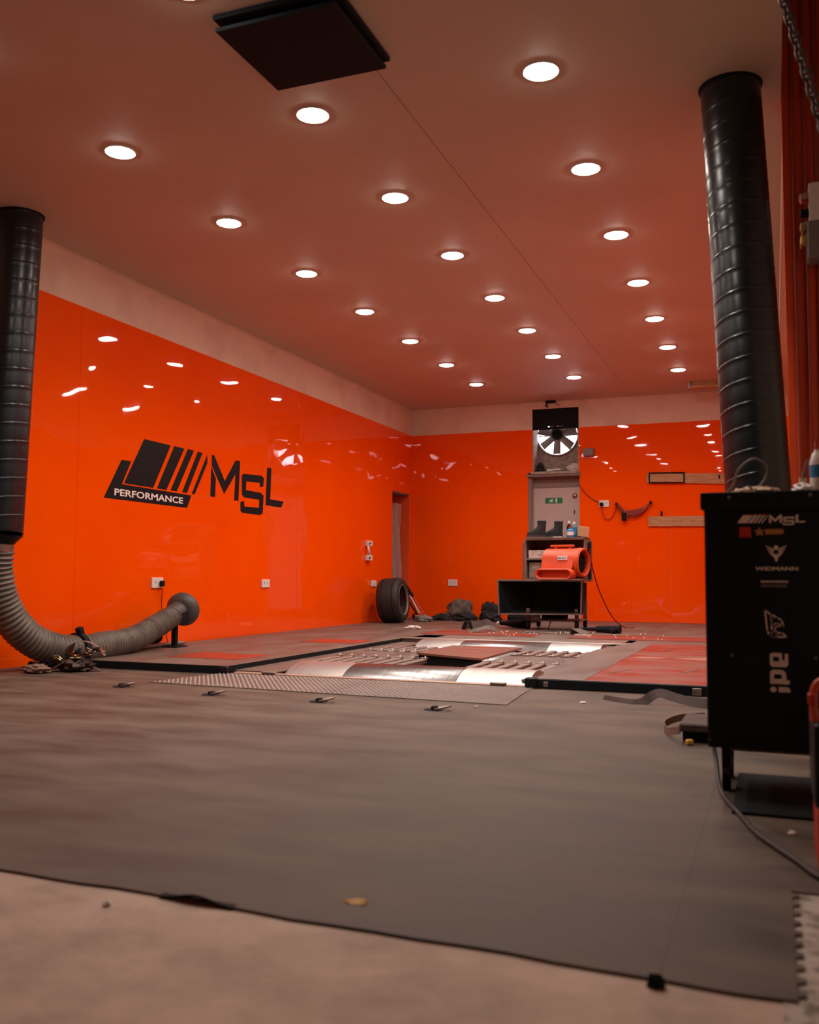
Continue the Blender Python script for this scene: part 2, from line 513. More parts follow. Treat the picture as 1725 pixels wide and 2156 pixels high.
ce = struct(MB().box(LX - .3, RX, -3.4, 5.2, CEIL + .012, CEIL + .12).box(LX - .3, .8, 5.2, BY + .6, CEIL + .012, CEIL + .12).build('ceiling', SEALM))
MB().box(LX - .3, -1.802, -3.4, BY + T, CEIL, CEIL + .012).build('ceiling_board', CEILM, ce)
MB().box(-1.798, RX, -3.4, 5.2, CEIL, CEIL + .012).box(-1.798, RX + .05, 5.2, BY + T, CEIL, CEIL + .012).build('ceiling_board', CEILM, ce)
# plaster bead where ceiling meets the walls
tr = struct(MB().box(LX - T, LX + .012, -3.2, BY, CEIL - .01, CEIL).build('trim_1', PALE))
tr = struct(MB().box(LX, RX, BY - .006, BY + T, CEIL - .01, CEIL).build('trim_2', PALE))

# ---- door under the niche
dr = struct(MB().box(DX0 + .045, DX1 - .01, BY + .12, BY + .16, DECK, DZ - .075, .003).build('door_1', DOORM))
MB().box(DX0 + .002, DX0 + .045, BY + .03, BY + .165, DECK, DZ - .06, .003).box(DX0 + .045, DX1 - .002, BY + .03, BY + .165, DZ - .075, DZ - .062).build('door_frame', FRAMEM, dr)
MB().box(DX0 + .02, DX0 + .05, BY + .085, BY + .119, DECK, DZ - .08, .003).build('door_stop', DOORM, dr)
MB().box(DX0 + .05, DX1 - .012, BY + .112, BY + .1195, DZ - .21, DZ - .076).build('head_rail', FRAMEM, dr)
MB().lathe([(.001, -.03), (.02, -.028), (.03, -.018), (.028, -.006), (.038, 0)], (-2.626, BY + .12, 1.822), (0, 1, 0), 20).build('lock_knob', BRASS, dr, smooth=True)
MB().box(-2.637, -2.629, BY + .105, BY + .12, 1.56, 1.625, .002).box(-2.64, -2.626, BY + .112, BY + .12, 1.585, 1.6).build('key', BLACKM, dr)
sg = MB().box(-3.055, -2.808, BY + .1165, BY + .1195, 1.722, 1.802).build('exit_sign', GREEN, dr)
sy, sr, su, sn = BY + .1165, (1, 0, 0), (0, 0, 1), (0, -1, 0)
MB().box(-2.905, -2.882, sy - .0008, sy, 1.732, 1.792).build('sign_doorway', WHITEP, sg)
run = MB()
for pts in ([(-2.962, 1.783), (-2.952, 1.792), (-2.944, 1.783), (-2.953, 1.775)],
            [(-2.985, 1.778), (-2.958, 1.772), (-2.945, 1.757), (-2.925, 1.764), (-2.924, 1.757), (-2.946, 1.748), (-2.958, 1.757), (-2.966, 1.748), (-2.952, 1.739), (-2.957, 1.73),
             (-2.963, 1.739), (-2.978, 1.743), (-3.0, 1.732), (-3.004, 1.738), (-2.983, 1.752), (-2.972, 1.764), (-2.984, 1.768), (-2.995, 1.758), (-3.0, 1.762)]):
    run.poly(pts, (0, sy, 0), sr, su, sn, .0008)
run.build('running_figure', WHITEP, sg)

# ================================================================ CEILING LAMPS
def downlight(x, y, label):
    t = thing('downlight', (x, y, CEIL), label, 'light', 'round ceiling downlights')
    return t
rim = MB().lathe([(.083, 0), (.094, 0), (.094, -.006), (.088, -.01), (.083, -.008)], (0, 0, 0), seg=32, closed=True)
disc = MB().lathe([(.001, -.02), (.05, -.0185), (.074, -.014), (.083, -.008), (.083, -.001)], (0, 0, 0), seg=32)
first = None
for ci, (cx, cn) in enumerate(((-3.5825, 'left'), (-2.3013, 'middle'), (-1.0325, 'right'))):
    for i in range(-1, 7):
        y = 4.4548 + 1.201 * i
        n_back = 6 - i
        pos = {0: 'closest to the back wall', 7: 'furthest from the back wall'}.get(n_back, ORD[n_back] + ' from the back wall')
        t = downlight(cx, y, f'round white ceiling downlight in the {cn} row, {pos}')
        bd = bpy.data.lights.get('lamp_beam')
        if bd is None:
            bd = bpy.data.lights.new('lamp_beam', 'SPOT')
            bd.energy = LAMP_BEAM
            bd.color = LAMP_COLOUR
            bd.spot_size = math.radians(138)
            bd.spot_blend = 1.0
            bd.shadow_soft_size = .075
        bo_ = bpy.data.objects.new('lamp_beam', bd)
        COL.objects.link(bo_)
        bo_.parent = t
        bo_.location = (0, 0, -.1)
        if first is None:
            a = rim.build('trim_ring', TRIMW, t, local=True, smooth=True)
            b = disc.build('diffuser', LAMP, t, local=True, smooth=True)
            first = (a, b)
        else:
            for s in first:
                inst(s, t, (0, 0, 0))

# ceiling hatch
t = thing('ceiling_hatch', (-2.0, 3.79, CEIL), 'black square access panel hanging below the ceiling boards', 'hatch')
MB().box(-2.31, -1.69, 3.48, 4.08, CEIL - .022, CEIL, .003).build('hatch_frame', BLACKM, t)
MB().obox((-2.015, 3.8, CEIL - .045), (.6, .58, .02), Matrix.Rotation(math.radians(1.2), 3, 'X'), .003).build('hatch_board', BLACKM, t)

# strip lamp / batten at the back right of the ceiling
t = thing('ceiling_batten', (-.72, 12.5, CEIL), 'wooden batten fixed under the ceiling near the right duct', 'batten')
MB().box(-.975, -.2, 12.46, 12.56, CEIL - .085, CEIL - .045, .004).build('lower_board', WOOD, t)
MB().box(-.95, -.2, 12.48, 12.54, CEIL - .045, CEIL, .003).build('upper_board', WOOD, t)
MB().box(-.985, -.955, 12.455, 12.565, CEIL - .09, CEIL - .0, .003).build('end_plate', GALV, t)

# ================================================================ EXTRACTION DUCTS
def spiral_duct(a, b, r, pitch, t, seg=48):
    a, b = Vector(a), Vector(b)
    d = b - a
    L_ = d.length
    d.normalize()
    u = d.cross(Vector((0, 1, 0))).normalized()
    v = d.cross(u)
    PH = (0, .035, .06, .085, .12, .3, .5, .7, .88, .96)
    RD = (-.0012, .0012, .0018, .0012, 0, .0004, .0006, .0004, 0, -.0008)
    rows = []
    for q in range(-1, int(L_ / pitch) + 2):
        for ph, dr_ in zip(PH, RD):
            row = []
            for k in range(seg + 1):
                th = 2 * PI * k / seg
                st = min(max((q + ph + k / seg) * pitch, 0), L_)
                row.append(a + d * st + (u * math.cos(th) + v * math.sin(th)) * (r + dr_))
            rows.append(row)
    mb = MB().grid(rows)
    bmesh.ops.remove_doubles(mb.bm, verts=mb.bm.verts[:], dist=.00005)
    mb.build('duct_pipe', BLACKG, t, smooth=70)

RT, RB = Vector((-.16, 4.96, CEIL)), Vector((-.042, 4.66, 0.62))
t = thing('spiral_duct', (RT.x, RT.y, 0.62), 'tall black spiral duct rising behind the branded cart', 'duct', 'black extraction ducts')
spiral_duct(RT, RB, .147, .113, t)
MB().lathe([(.146, 0), (.158, 0), (.157, -.008), (.148, -.012)], RT, (0, 0, 1), 40).build('ceiling_collar', BLACKM, t, smooth=True)
MB().cyl(RB + Vector((0, 0, -.0)), RB + Vector((.002, -.01, -.1)), .152, .14, 40).build('end_cuff', BLACK, t, smooth=True)
MB().cyl(RB + Vector((.002, -.01, -.1)), (RB.x + .004, RB.y, 0.001), .1, .13, 40).build('floor_pedestal', BLACKM, t, smooth=True)

LT, LB = Vector((-4.885, 5.03, CEIL)), Vector((-4.83, 4.88, .94))
t = thing('spiral_duct', (LT.x, LT.y, .84), 'black spiral duct by the orange wall feeding the floor hose', 'duct', 'black extraction ducts')
spiral_duct(LT, LB, .15, .125, t)
MB().lathe([(.149, 0), (.161, 0), (.16, -.008), (.151, -.012)], LT, (0, 0, 1), 40).build('ceiling_collar', BLACKM, t, smooth=True)
MB().cyl(LB, LB + Vector((-.01, 0, -.07)), .154, .1, 40).build('reducer', BLACK, t, smooth=True)
MB().cyl(LB + Vector((-.01, 0, -.06)), LB + Vector((-.015, 0, -.12)), .105, None, 32).build('hose_clip', GALV, t, smooth=True)

# flexible hose
hp = smooth_path([(-4.845, 4.88, .815), (-4.85, 4.89, .68), (-4.84, 4.93, .5), (-4.81, 5.03, .32), (-4.77, 5.22, .18), (-4.72, 5.5, .122),
                  (-4.71, 5.85, .13), (-4.72, 6.2, .165), (-4.74, 6.5, .245), (-4.75, 6.78, .335)], 14)
hp = resample(hp, .0055)
t = thing('flexible_hose', (-4.72, 5.6, 0), 'ribbed grey flexible exhaust hose curving along the floor', 'hose')
def hrad(i):
    w = i * .0055 / .034
    sag = .012 * noise.noise(hp[i] * 5)
    base = .104 - .02 * max(0, min(1, (i / len(hp) - .55) / .4))
    return base + sag + .0085 * math.sin(2 * PI * w)
MB().tube(hp, .1, 26, rf=hrad).build('ribbed_sleeve', HOSE, t, smooth=70)
e = hp[-1]
ed = (hp[-1] - hp[-12]).normalized()
MB().lathe([(.082, -.06), (.09, -.05), (.092, .05), (.118, .06), (.14, .085), (.148, .12), (.142, .155), (.125, .18), (.115, .17), (.12, .12), (.085, .06), (.08, 0)], e, ed, 40).build('hood_nozzle', mat('dark grey hood plastic', (0.05, 0.048, 0.045), .5, col2=(0.08, 0.074, 0.068), scale=9), t, smooth=50)
MB().obox(e + ed * .05 + Vector((.085, -.035, -.03)), (.02, .09, .07), Matrix.Rotation(.25, 3, 'X'), .004).build('nozzle_clamp', BLACKM, t)
MB().box(-4.79, -4.745, 6.78, 6.82, .0 + DECK, .26, .004).box(-4.86, -4.69, 6.72, 6.88, DECK, DECK + .01).build('support_post', BLACKM, t)
bc = hp[int(len(hp) * .465)]
MB().lathe([(.108, -.022), (.124, -.022), (.124, .022), (.108, .022)], bc, (hp[int(len(hp) * .475)] - bc), 36, closed=True).build('strap_band', BLACKM, t, smooth=True)
MB().obox(bc + Vector((.02, 0, .135)), (.05, .045, .06), Matrix.Rotation(.35, 3, 'X'), .006).build('strap_buckle', BLACKM, t)
# hanging motor lump behind the hose end
single(MB().cyl((-4.955, 6.62, .15), (-4.955, 6.8, .15), .085, .07, 24).cyl((-4.955, 6.8, .15), (-4.955, 6.83, .15), .05, .04, 20).cyl((-4.955, 6.66, .06), (-4.955, 6.66, .1), .05, .04, 16), 'fan_motor', BLACKM,
       'small black motor lying behind the hose end', 'motor', smooth=True)
# steel pipes along the wall foot
single(MB().lathe([(.02, -.44), (.028, -.44), (.028, .44), (.02, .44)], (-4.9, 5.72, .028), (0, 1, 0), 20, closed=True), 'steel_pipe', GALV, 'grey steel pipe on the floor with straps over it', 'pipe', smooth=True)
single(MB().lathe([(.012, -.55), (.018, -.55), (.018, .55), (.012, .55)], (-4.85, 6.5, DECK + .019), (0, 1, 0), 16, closed=True), 'thin_steel_rod', GALV, 'thin pale rod lying under the ribbed hose', 'rod', smooth=True)

# ratchet straps heap near left deck corner
t = thing('ratchet_strap', (-4.62, 5.45, 0), 'tangled ratchet strap with brassy buckles beside the grey hose', 'strap')
MB().ribbon(smooth_path([(-4.62, 5.12, .004), (-4.55, 5.2, .06), (-4.5, 5.26, .1), (-4.42, 5.3, .05), (-4.34, 5.33, .004)], 6), .05, .003).build('webbing', WEB, t, smooth=True)
MB().ribbon(smooth_path([(-4.6, 5.3, .1), (-4.55, 5.3, .18), (-4.48, 5.34, .2), (-4.4, 5.38, .16), (-4.36, 5.4, .1)], 6), .07, .003).build('webbing', WEBP, t, smooth=True)
for k in range(11):
    c = Vector((-4.62 + .027 * k + random.uniform(-.015, .015), 5.17 + .018 * k + random.uniform(-.03, .03), .05 + .04 * abs(math.sin(k * 1.3)) + .007 * k))
    Rm = Matrix.Rotation(random.uniform(-1, 1), 3, 'Z') @ Matrix.Rotation(random.uniform(-.9, .9), 3, 'X')
    MB().obox(c, (.075, .022, .012), Rm, .003).obox(c + Vector((0, 0, .012)), (.02, .045, .014), Rm, .003).build('ratchet_plate', BLACKM if k % 3 == 0 else BRASS, t)
MB().blob((-4.5, 5.28, .04), (.12, .1, .05), .5, 3, 3, flat=.002).build('strap_bundle', WEB, t, smooth=True)
single(MB().blob((-4.66, 5.08, .025), (.1, .07, .035), .4, 2.4, 9, flat=.002), 'folded_strap_end', WEBP, 'brown loose strap end lying beside the steel pipe', 'strap', smooth=True)

# ================================================================ ROLLING ROAD
t = thing('rolling_road', (-2.4, 7.2, 0), 'vehicle rolling road with steel drums, slatted grates and red decks', 'dynamometer')
RR = t
# pit walls, dark
MB().box(PX0 - .02, PX0, PY0, PY1, -.6, -.0).box(PX1, PX1 + .02, PY0, PY1, -.6, 0).box(PX0, PX1, PY0 - .015, PY0, -.6, -.013).box(PX0, PX1, PY1, PY1 + .02, -.6, 0).build('pit_frame', BLACKM, t)
DRUM_R = .5
def drum(y, zt, x0, x1, m):
    segs = [(x0, x0 + .42, m), (x0 + .424, x1 - .464, STEELD), (x1 - .46, x1, m)]
    for a, b, mm in segs:
        MB().cyl((a, y, zt - DRUM_R), (b, y, zt - DRUM_R), DRUM_R, None, 160).build('drum', mm, RR, smooth=30)
    for a in (x0 - .05, x1 + .01):
        MB().cyl((a, y, zt - DRUM_R), (a + .04, y, zt - DRUM_R), DRUM_R - .04, None, 80).build('drum_end', BLACKM, RR, smooth=30)
drum(5.87, .075, -3.06, -1.40, STEEL)
drum(8.45, .07, -3.12, -1.42, STEEL)
# worn strip in front of the front drum, and strip behind the rear one
MB().box(-3.42, -1.38, 5.555, 5.61, -.01, .012, .003).build('edge_strip', PINKED, t)
for x in (-3.2, -1.62):
    MB().box(x, x + .1, 5.545, 5.575, .012, .026, .004).build('hinge', GALV, t)
MB().box(-3.45, -1.25, 8.72, 9.4, -.02, .05, .004).build('rear_strip', GALV, t)
MB().box(-3.45, -1.25, 8.7, 8.74, .05, .062, .002).build('rear_lip', STEEL, t)
# knurled ramp plate: many small pyramids on a thin sheet
MB().poly([(-3.62, 4.9), (-1.3, 4.76), (-1.36, 5.55), (-3.5, 5.55)], (0, 0, .0005), (1, 0, 0), (0, 1, 0), (0, 0, 1), .004).build('ramp_plate', TREAD, t)
MB().poly([(-2.362, 4.826), (-2.358, 4.826), (-2.39, 5.55), (-2.394, 5.55)], (0, 0, .0045), (1, 0, 0), (0, 1, 0), (0, 0, 1), .0006).build('plate_joint', BLACKM, t)
kn = MB()
yy = 4.80
r_ = 0
while yy < 5.53:
    xx = -3.6 + (.016 if r_ % 2 else 0)
    while xx < -1.33:
        if yy > 4.9 - (xx + 3.62) * .06 + .01 and xx > -3.6 + (yy - 4.9) * .18:
            s = .008
            b = [kn.bm.verts.new((xx - s, yy, .0045)), kn.bm.verts.new((xx, yy - s * 1.1, .0045)), kn.bm.verts.new((xx + s, yy, .0045)), kn.bm.verts.new((xx, yy + s * 1.1, .0045))]
            tp = kn.bm.verts.new((xx, yy, .0095))
            for i in range(4):
                kn.bm.faces.new((b[i], b[(i + 1) % 4], tp))
        xx += .032
    yy += .024
    r_ += 1
o = kn.build('knurls', KNURL, t)
o['kind'] = 'stuff'
# pit cover plates around the drums
def plate(x0, x1, y0, y1, z, m=PLATE, th=.012, name='cover_plate'):
    return MB().box(x0 + .002, x1 - .002, y0 + .002, y1 - .002, z - th, z, .002).build(name, m, RR)
plate(-3.45, -3.32, 6.3, 8.05, .02)
plate(-3.45, -3.12, 5.62, 6.3, .02)
plate(-3.45, -3.18, 8.05, 8.7, .02)
plate(-3.32, -2.72, 6.9, 7.55, .018)
plate(-2.05, -1.45, 6.83, 7.58, .018)
MB().poly([(-2.7, 7.16), (-2.06, 6.84), (-2.06, 8.06), (-2.7, 8.06)], (0, 0, .034), (1, 0, 0), (0, 1, 0), (0, 0, 1), .016).build('centre_plate', PLATER, RR)
MB().poly([(-2.69, 7.175), (-2.07, 6.865), (-2.07, 6.89), (-2.69, 7.2)], (0, 0, -.55), (1, 0, 0), (0, 1, 0), (0, 0, 1), .583).build('pit_apron', BLACKM, RR)
plate(-2.6, -2.05, 6.3, 6.85, -.035)
plate(-1.45, -1.335, 5.64, 8.7, .04)
plate(-3.32, -1.45, 6.25, 6.3, .02)
plate(-3.32, -1.45, 8.04, 8.08, .02)
# slats
sl = MB().box(-.029, .029, -.29, .29, -.03, .008, .006)
src = None
bk = None
rowsS = [[-3.27 + .104 * i for i in range(8)], [-3.29 + .104 * i for i in range(6)], [-2.02 + .104 * i for i in range(6)], [-2.0 + .104 * i for i in range(6)]]
for ri, (xsr, yc) in enumerate(zip(rowsS, (6.6, 7.81, 6.57, 7.83))):
    for x in xsr:
        if src is None:
            src = sl.build('grate_slat', GALV, t, local=True)
            src.location = Vector((x, yc, .02)) - OFF[t.name]
        else:
            inst(src, t, Vector((x, yc, .02)) - OFF[t.name])
        if ri in (0, 2):
            yb, z = (6.9 if ri == 0 else 6.84), .03
        else:
            yb, z = 7.56, .026
        if bk is None:
            bk = MB().box(-.028, .028, -.02, .02, 0, .014, .003).build('slat_bracket', GALV, t, local=True)
            bk.location = Vector((x, yb, z - .008)) - OFF[t.name]
            stud = MB().lathe([(.0005, .012), (.004, .0105), (.0065, .006), (.0065, 0)], (0, 0, 0), seg=8).build('stud', WHITEP, t, local=True, smooth=True)
            stud.location = Vector((x + .01, yb, z + .006)) - OFF[t.name]
        else:
            inst(bk, t, Vector((x, yb, z - .008)) - OFF[t.name])
            inst(stud, t, Vector((x + .01, yb, z + .006)) - OFF[t.name])
for k in range(34):
    x, y = random.uniform(-2.9, -1.0), random.uniform(9.45, 10.5)
    inst(stud, t, Vector((x, y, DECK - .002)) - OFF[t.name])
# left decks
def deck(x0, x1, y0, y1, m, nm='deck_plate'):
    o = MB().box(x0, x1, y0, y1, -.0, DECK - .004, .002).build(nm + '_frame', BLACKM, RR)
    MB().box(x0 - .0, x1 + .0, y0, y1, DECK - .004, DECK, .0015).build(nm, m, o)
    return o
deck(LX + .04, PX0, 5.52, 7.48, PLATE)
deck(LX + .04, PX0, 7.484, 8.995, PLATE)
for (x0, x1, y0, y1) in ((-4.22, -3.62, 5.95, 6.4), (-4.1, -3.55, 7.8, 8.25)):
    MB().box(x0, x1, y0, y1, DECK, DECK + .003, .001).build('red_inset', REDINSET, RR)
MB().box(-3.5, -3.44, 5.5, 5.54, .005, .05, .004).build('corner_bracket', BLACK, RR)
# right decks
deck(PX1, -1.06, 5.60, 8.995, PLATE)
deck(-1.058, RX - .003, 5.60, 8.995, REDDECK)
MB().box(-1.36, RX - .003, 5.55, 5.6, .002, DECK + .002, .003).build('edge_bar', BLACK, RR)
MB().box(-1.4, -1.33, 5.53, 5.6, .003, DECK + .006, .004).build('end_block', BLACK, RR)
MB().box(-1.29, -1.26, 5.545, 5.55, .012, .042, .002).build('bolt_plate', GALV, RR)
MB().box(-.44, -.39, 5.535, 5.55, .004, .045, .002).build('bolt_plate', GALV, RR)
MB().box(-1.35, RX - .01, 5.555, 5.572, DECK + .002, DECK + .005).build('edge_trim', GALV, RR)
for (x, y) in ((-.95, 6.25), (-.52, 6.45), (-.85, 8.2), (-.5, 8.5)):
    MB().obox((x, y, DECK + .001), (.025, .32, .002), Matrix.Rotation(-.25, 3, 'Z')).build('scuffed_slot', PLATE, RR)

PALEPATCH = mat('pale deck patch', (0.40, 0.27, 0.22), .3, col2=(0.27, 0.12, 0.095), scale=6, stretch=(.5, 2, 1), lo=.45, hi=.62)  # pale mottled colour for irregular flat patches on the red deck
for pts in ([(-1.02, 7.36), (-.9, 7.30), (-.8, 7.34), (-.76, 7.42), (-.86, 7.47), (-.98, 7.46)], [(-.72, 7.38), (-.5, 7.28), (-.2, 7.3), (.05, 7.34), (.06, 7.8), (-.12, 7.9), (-.3, 7.72), (-.55, 7.52)]):
    MB().poly(pts, (0, 0, DECK), (1, 0, 0), (0, 1, 0), (0, 0, 1), .0006).build('pale_patch', PALEPATCH, RR)
# tie-down rings let into the mat
rg = None
for i, (x, y) in enumerate(((-3.67, 4.806), (-2.963, 4.689), (-2.27, 4.658), (-1.598, 4.612))):
    y -= .15
    x *= (y / (y + .15)) * .5 + .5
    t = thing('tie_down_ring', (x, y, 0), 'steel floor tie-down ring, ' + ['leftmost of the four in the mat', 'second of four from the orange wall side', 'third of four from the orange wall side', 'rightmost of the four in the mat'][i], 'ring', 'tie-down rings set in the rubber floor')
    if rg is None:
        p1 = MB().lathe([(.012, .001), (.05, .001), (.047, .004), (.036, .003), (.012, .002)], (-.02, 0, 0), seg=28).build('pan', BLACKM, t, local=True, smooth=True)
        p2 = MB().tube([(.025 + .04 * math.cos(a), .0 + .035 * math.sin(a), .014 + .01 * math.cos(a)) for a in [2 * PI * k / 24 for k in range(25)]], .006, 8).build('ring', GALV, t, local=True, smooth=True)
        p3 = MB().box(-.03, .0, -.018, .018, .002, .02, .004).build('hinge', BLACKM, t, local=True)
        rg = (p1, p2, p3)
    else:
        for s in rg:
            inst(s, t, (0, 0, 0))

# ================================================================ WALL LOGO
t = thing('wall_logo', (LX, 7.7, 1.3), 'black lettered decal reading PERFORMANCE and MSL on the left wall', 'logo')
LOGO = dict(
    slanted_block=[(6.724, 1.84), (7.11, 1.836), (6.867, 1.428), (6.467, 1.431)],
    wide_stripe=[(7.165, 1.837), (7.322, 1.834), (7.059, 1.426), (6.92, 1.428)],
    middle_stripe=[(7.378, 1.837), (7.477, 1.835), (7.216, 1.427), (7.122, 1.429)],
    narrow_stripe=[(7.542, 1.834), (7.62, 1.833), (7.376, 1.426), (7.299, 1.426)],
    end_stripe=[(7.703, 1.828), (7.704, 1.74), (7.503, 1.424), (7.454, 1.424)],
    base_bar=[(6.429, 1.625), (6.555, 1.626), (6.44, 1.421), (7.449, 1.409), (7.383, 1.288), (6.217, 1.29)],
    letter_m_stem=[(7.771, 1.72), (7.858, 1.61), (7.85, 1.425), (7.767, 1.425)],
    letter_m=[(7.779, 1.831), (7.819, 1.835), (8.02, 1.601), (8.211, 1.828), (8.3, 1.832), (8.28, 1.423), (8.198, 1.421), (8.214, 1.687), (8.012, 1.47), (7.782, 1.727)],
    letter_s=[(8.372, 1.709), (8.735, 1.727), (8.789, 1.703), (8.775, 1.617), (8.703, 1.598), (8.701, 1.645), (8.431, 1.637), (8.422, 1.546), (8.729, 1.542), (8.785, 1.516), (8.772, 1.329), (8.724, 1.305), (8.362, 1.305), (8.323, 1.324), (8.32, 1.413), (8.392, 1.43), (8.398, 1.374), (8.693, 1.38), (8.695, 1.466), (8.391, 1.466), (8.345, 1.492), (8.338, 1.688)],
    letter_l=[(8.85, 1.828), (8.945, 1.829), (8.928, 1.488), (9.23, 1.488), (9.174, 1.417), (8.83, 1.418)])
for k, pts in LOGO.items():
    pts = [(p[0], p[1] + 0.0) for p in pts]
    MB().poly(pts, (LX, 0, 0), (0, 1, 0), (0, 0, 1), (1, 0, 0), .0015).build(k, DECAL, t)
text('lettering', 'PERFORMANCE', .079, WHITEINK, t, (LX + .0017, 6.34, 1.322), (0, 1, 0), (0, 0, 1), .0004, .0016, 1.78).data.update()

# ================================================================ SOCKETS AND SWITCHES
def face_plate_x(name, y0, y1, z0, z1, label, cat, kind):
    t = thing(name, (LX, (y0 + y1) / 2, z0), label, cat)
    MB().box(LX, LX + .014, y0, y1, z0, z1, .004).build('face_plate', WHITEP, t)
    if kind == 'rocker':
        MB().box(LX + .014, LX + .02, (y0 + y1) / 2 - .018, (y0 + y1) / 2 + .018, (z0 + z1) / 2 - .022, (z0 + z1) / 2 + .022, .002).build('rocker', WHITEP, t)
    else:
        for yc in (y0 + (y1 - y0) * .3, y0 + (y1 - y0) * .72):
            MB().box(LX + .0135, LX + .0155, yc - .005, yc + .005, (z0 + z1) / 2 - .004, (z0 + z1) / 2 + .012).build('socket_slot', GREYP, t)
    return t
t = face_plate_x('wall_socket', 6.867, 7.03, .55, .642, 'white double socket with a black plug on the left wall', 'socket', 'socket')
t = thing('black_plug', (LX + .03, 6.985, .5), 'black plug in the left wall socket with a thin cord', 'plug')
MB().box(LX + .016, LX + .05, 6.962, 7.01, .565, .615, .008).build('plug_body', BLACKM, t)
MB().tube(smooth_path([(LX + .035, 6.985, .57), (LX + .03, 6.99, .5), (LX + .02, 7.0, .4), (LX + .03, 7.03, .25), (LX + .06, 7.05, DECK + .005)], 6), .004, 8).build('cord', REDC, t, smooth=True)
face_plate_x('wall_socket', 8.763, 8.927, .537, .624, 'plain white socket on the left wall below the MSL letters', 'socket', 'socket')
face_plate_x('wall_switch', 11.679, 11.843, .524, .608, 'small white switch on the wall just above the tyre', 'switch', 'rocker')
for (z0, z1, lab) in ((1.065, 1.137, 'upper of two pale isolator boxes beside the dark opening'), (.872, .945, 'lower of two pale isolator boxes beside the dark opening')):
    t = thing('isolator_box', (LX, 11.55, z0), lab, 'switch', 'isolator boxes on the left wall')
    MB().box(LX, LX + .05, 11.475, 11.62, z0, z1, .006).build('housing', WHITEP, t)
    MB().cyl((LX + .05, 11.5, (z0 + z1) / 2), (LX + .075, 11.5, (z0 + z1) / 2), .016, .013, 14).build('knob', GREYP, t, smooth=True)
t = single(MB().tube(smooth_path([(LX + .03, 11.5, 1.065), (LX + .05, 11.48, 1.03), (LX + .05, 11.49, .99), (LX + .04, 11.54, .96), (LX + .03, 11.55, .945)], 6), .017, 8), 'cable_loop', WHITEP, 'white cable bend joining the two isolator boxes', 'cable', smooth=True)

def face_plate_y(x0, x1, z0, z1, label, name='wall_socket'):
    t = thing(name, ((x0 + x1) / 2, BY, z0), label, 'socket')
    MB().box(x0, x1, BY - .014, BY, z0, z1, .004).build('face_plate', WHITEP, t)
    for xc in (x0 + (x1 - x0) * .3, x0 + (x1 - x0) * .72):
        MB().box(xc - .005, xc + .005, BY - .0155, BY - .0135, (z0 + z1) / 2 - .004, (z0 + z1) / 2 + .012).build('socket_slot', GREYP, t)
    return t
face_plate_y(-4.49, -4.345, .527, .622, 'white double socket low on the back wall', 'wall_socket')
face_plate_y(-2.262, -2.125, 1.644, 1.738, 'white socket with a plug to the right of the door')
t = thing('black_plug', (-2.225, BY - .03, 1.65), 'black plug in the socket right of the door with red flex', 'plug')
MB().box(-2.25, -2.2, BY - .06, BY - .016, 1.655, 1.705, .01).build('plug_body', BLACKM, t)
MB().tube(smooth_path([(-2.225, BY - .04, 1.66), (-2.21, BY - .03, 1.55), (-2.17, BY - .02, 1.47), (-2.1, BY - .015, 1.48), (-2.05, BY - .015, 1.56), (-2.02, BY - .02, 1.66)], 6), .005, 8).build('flex', REDC, t, smooth=True)
single(MB().tube(smooth_path([(-2.54, BY - .012, 1.98), (-2.48, BY - .012, 1.88), (-2.38, BY - .012, 1.78), (-2.26, BY - .012, 1.71)], 6), .006, 8), 'wall_cable', REDC, 'thin red cable drooping from the niche to the socket', 'cable', smooth=True)
t = thing('junction_box', (-2.396, BY, 2.37), 'grey box on the back wall beside the fan niche', 'box')
MB().box(-2.469, -2.323, BY - .07, BY, 2.362, 2.472, .006).build('housing', GREYP, t)
MB().box(-2.465, -2.327, BY - .078, BY - .071, 2.366, 2.468, .004).build('lid', GREYP, t)

# coiled lead on two hooks
t = thing('coiled_lead', (-1.8, BY, 1.45), 'bundled red extension lead hung on hooks on the back wall', 'cable')
for k in range(9):
    a = random.uniform(-.018, .018)
    sag = .07 + .012 * k
    MB().tube(smooth_path([(-2.02 + a, BY - .03 - .003 * k, 1.685 + a), (-1.93, BY - .03 - .003 * k, 1.63 - sag * .5 + a), (-1.78, BY - .035, 1.66 - sag + a), (-1.64, BY - .03 - .003 * k, 1.67 - sag * .5), (-1.555, BY - .03, 1.7 + a)], 6), .0065, 7).build('strand', REDC, t, smooth=True)
for x, z in ((-2.02, 1.69), (-1.555, 1.7)):
    MB().box(x - .012, x + .012, BY - .06, BY, z - .03, z + .01, .003).build('hook', BLACKM, t)
MB().box(-1.945, -1.885, BY - .07, BY - .03, 1.44, 1.56, .012).build('socket_block', BLACKM, t)
MB().tube(smooth_path([(-1.98, BY - .04, 1.66), (-1.94, BY - .05, 1.61), (-1.915, BY - .05, 1.55)], 6), .006, 8).build('drop_lead', CABLE, t, smooth=True)

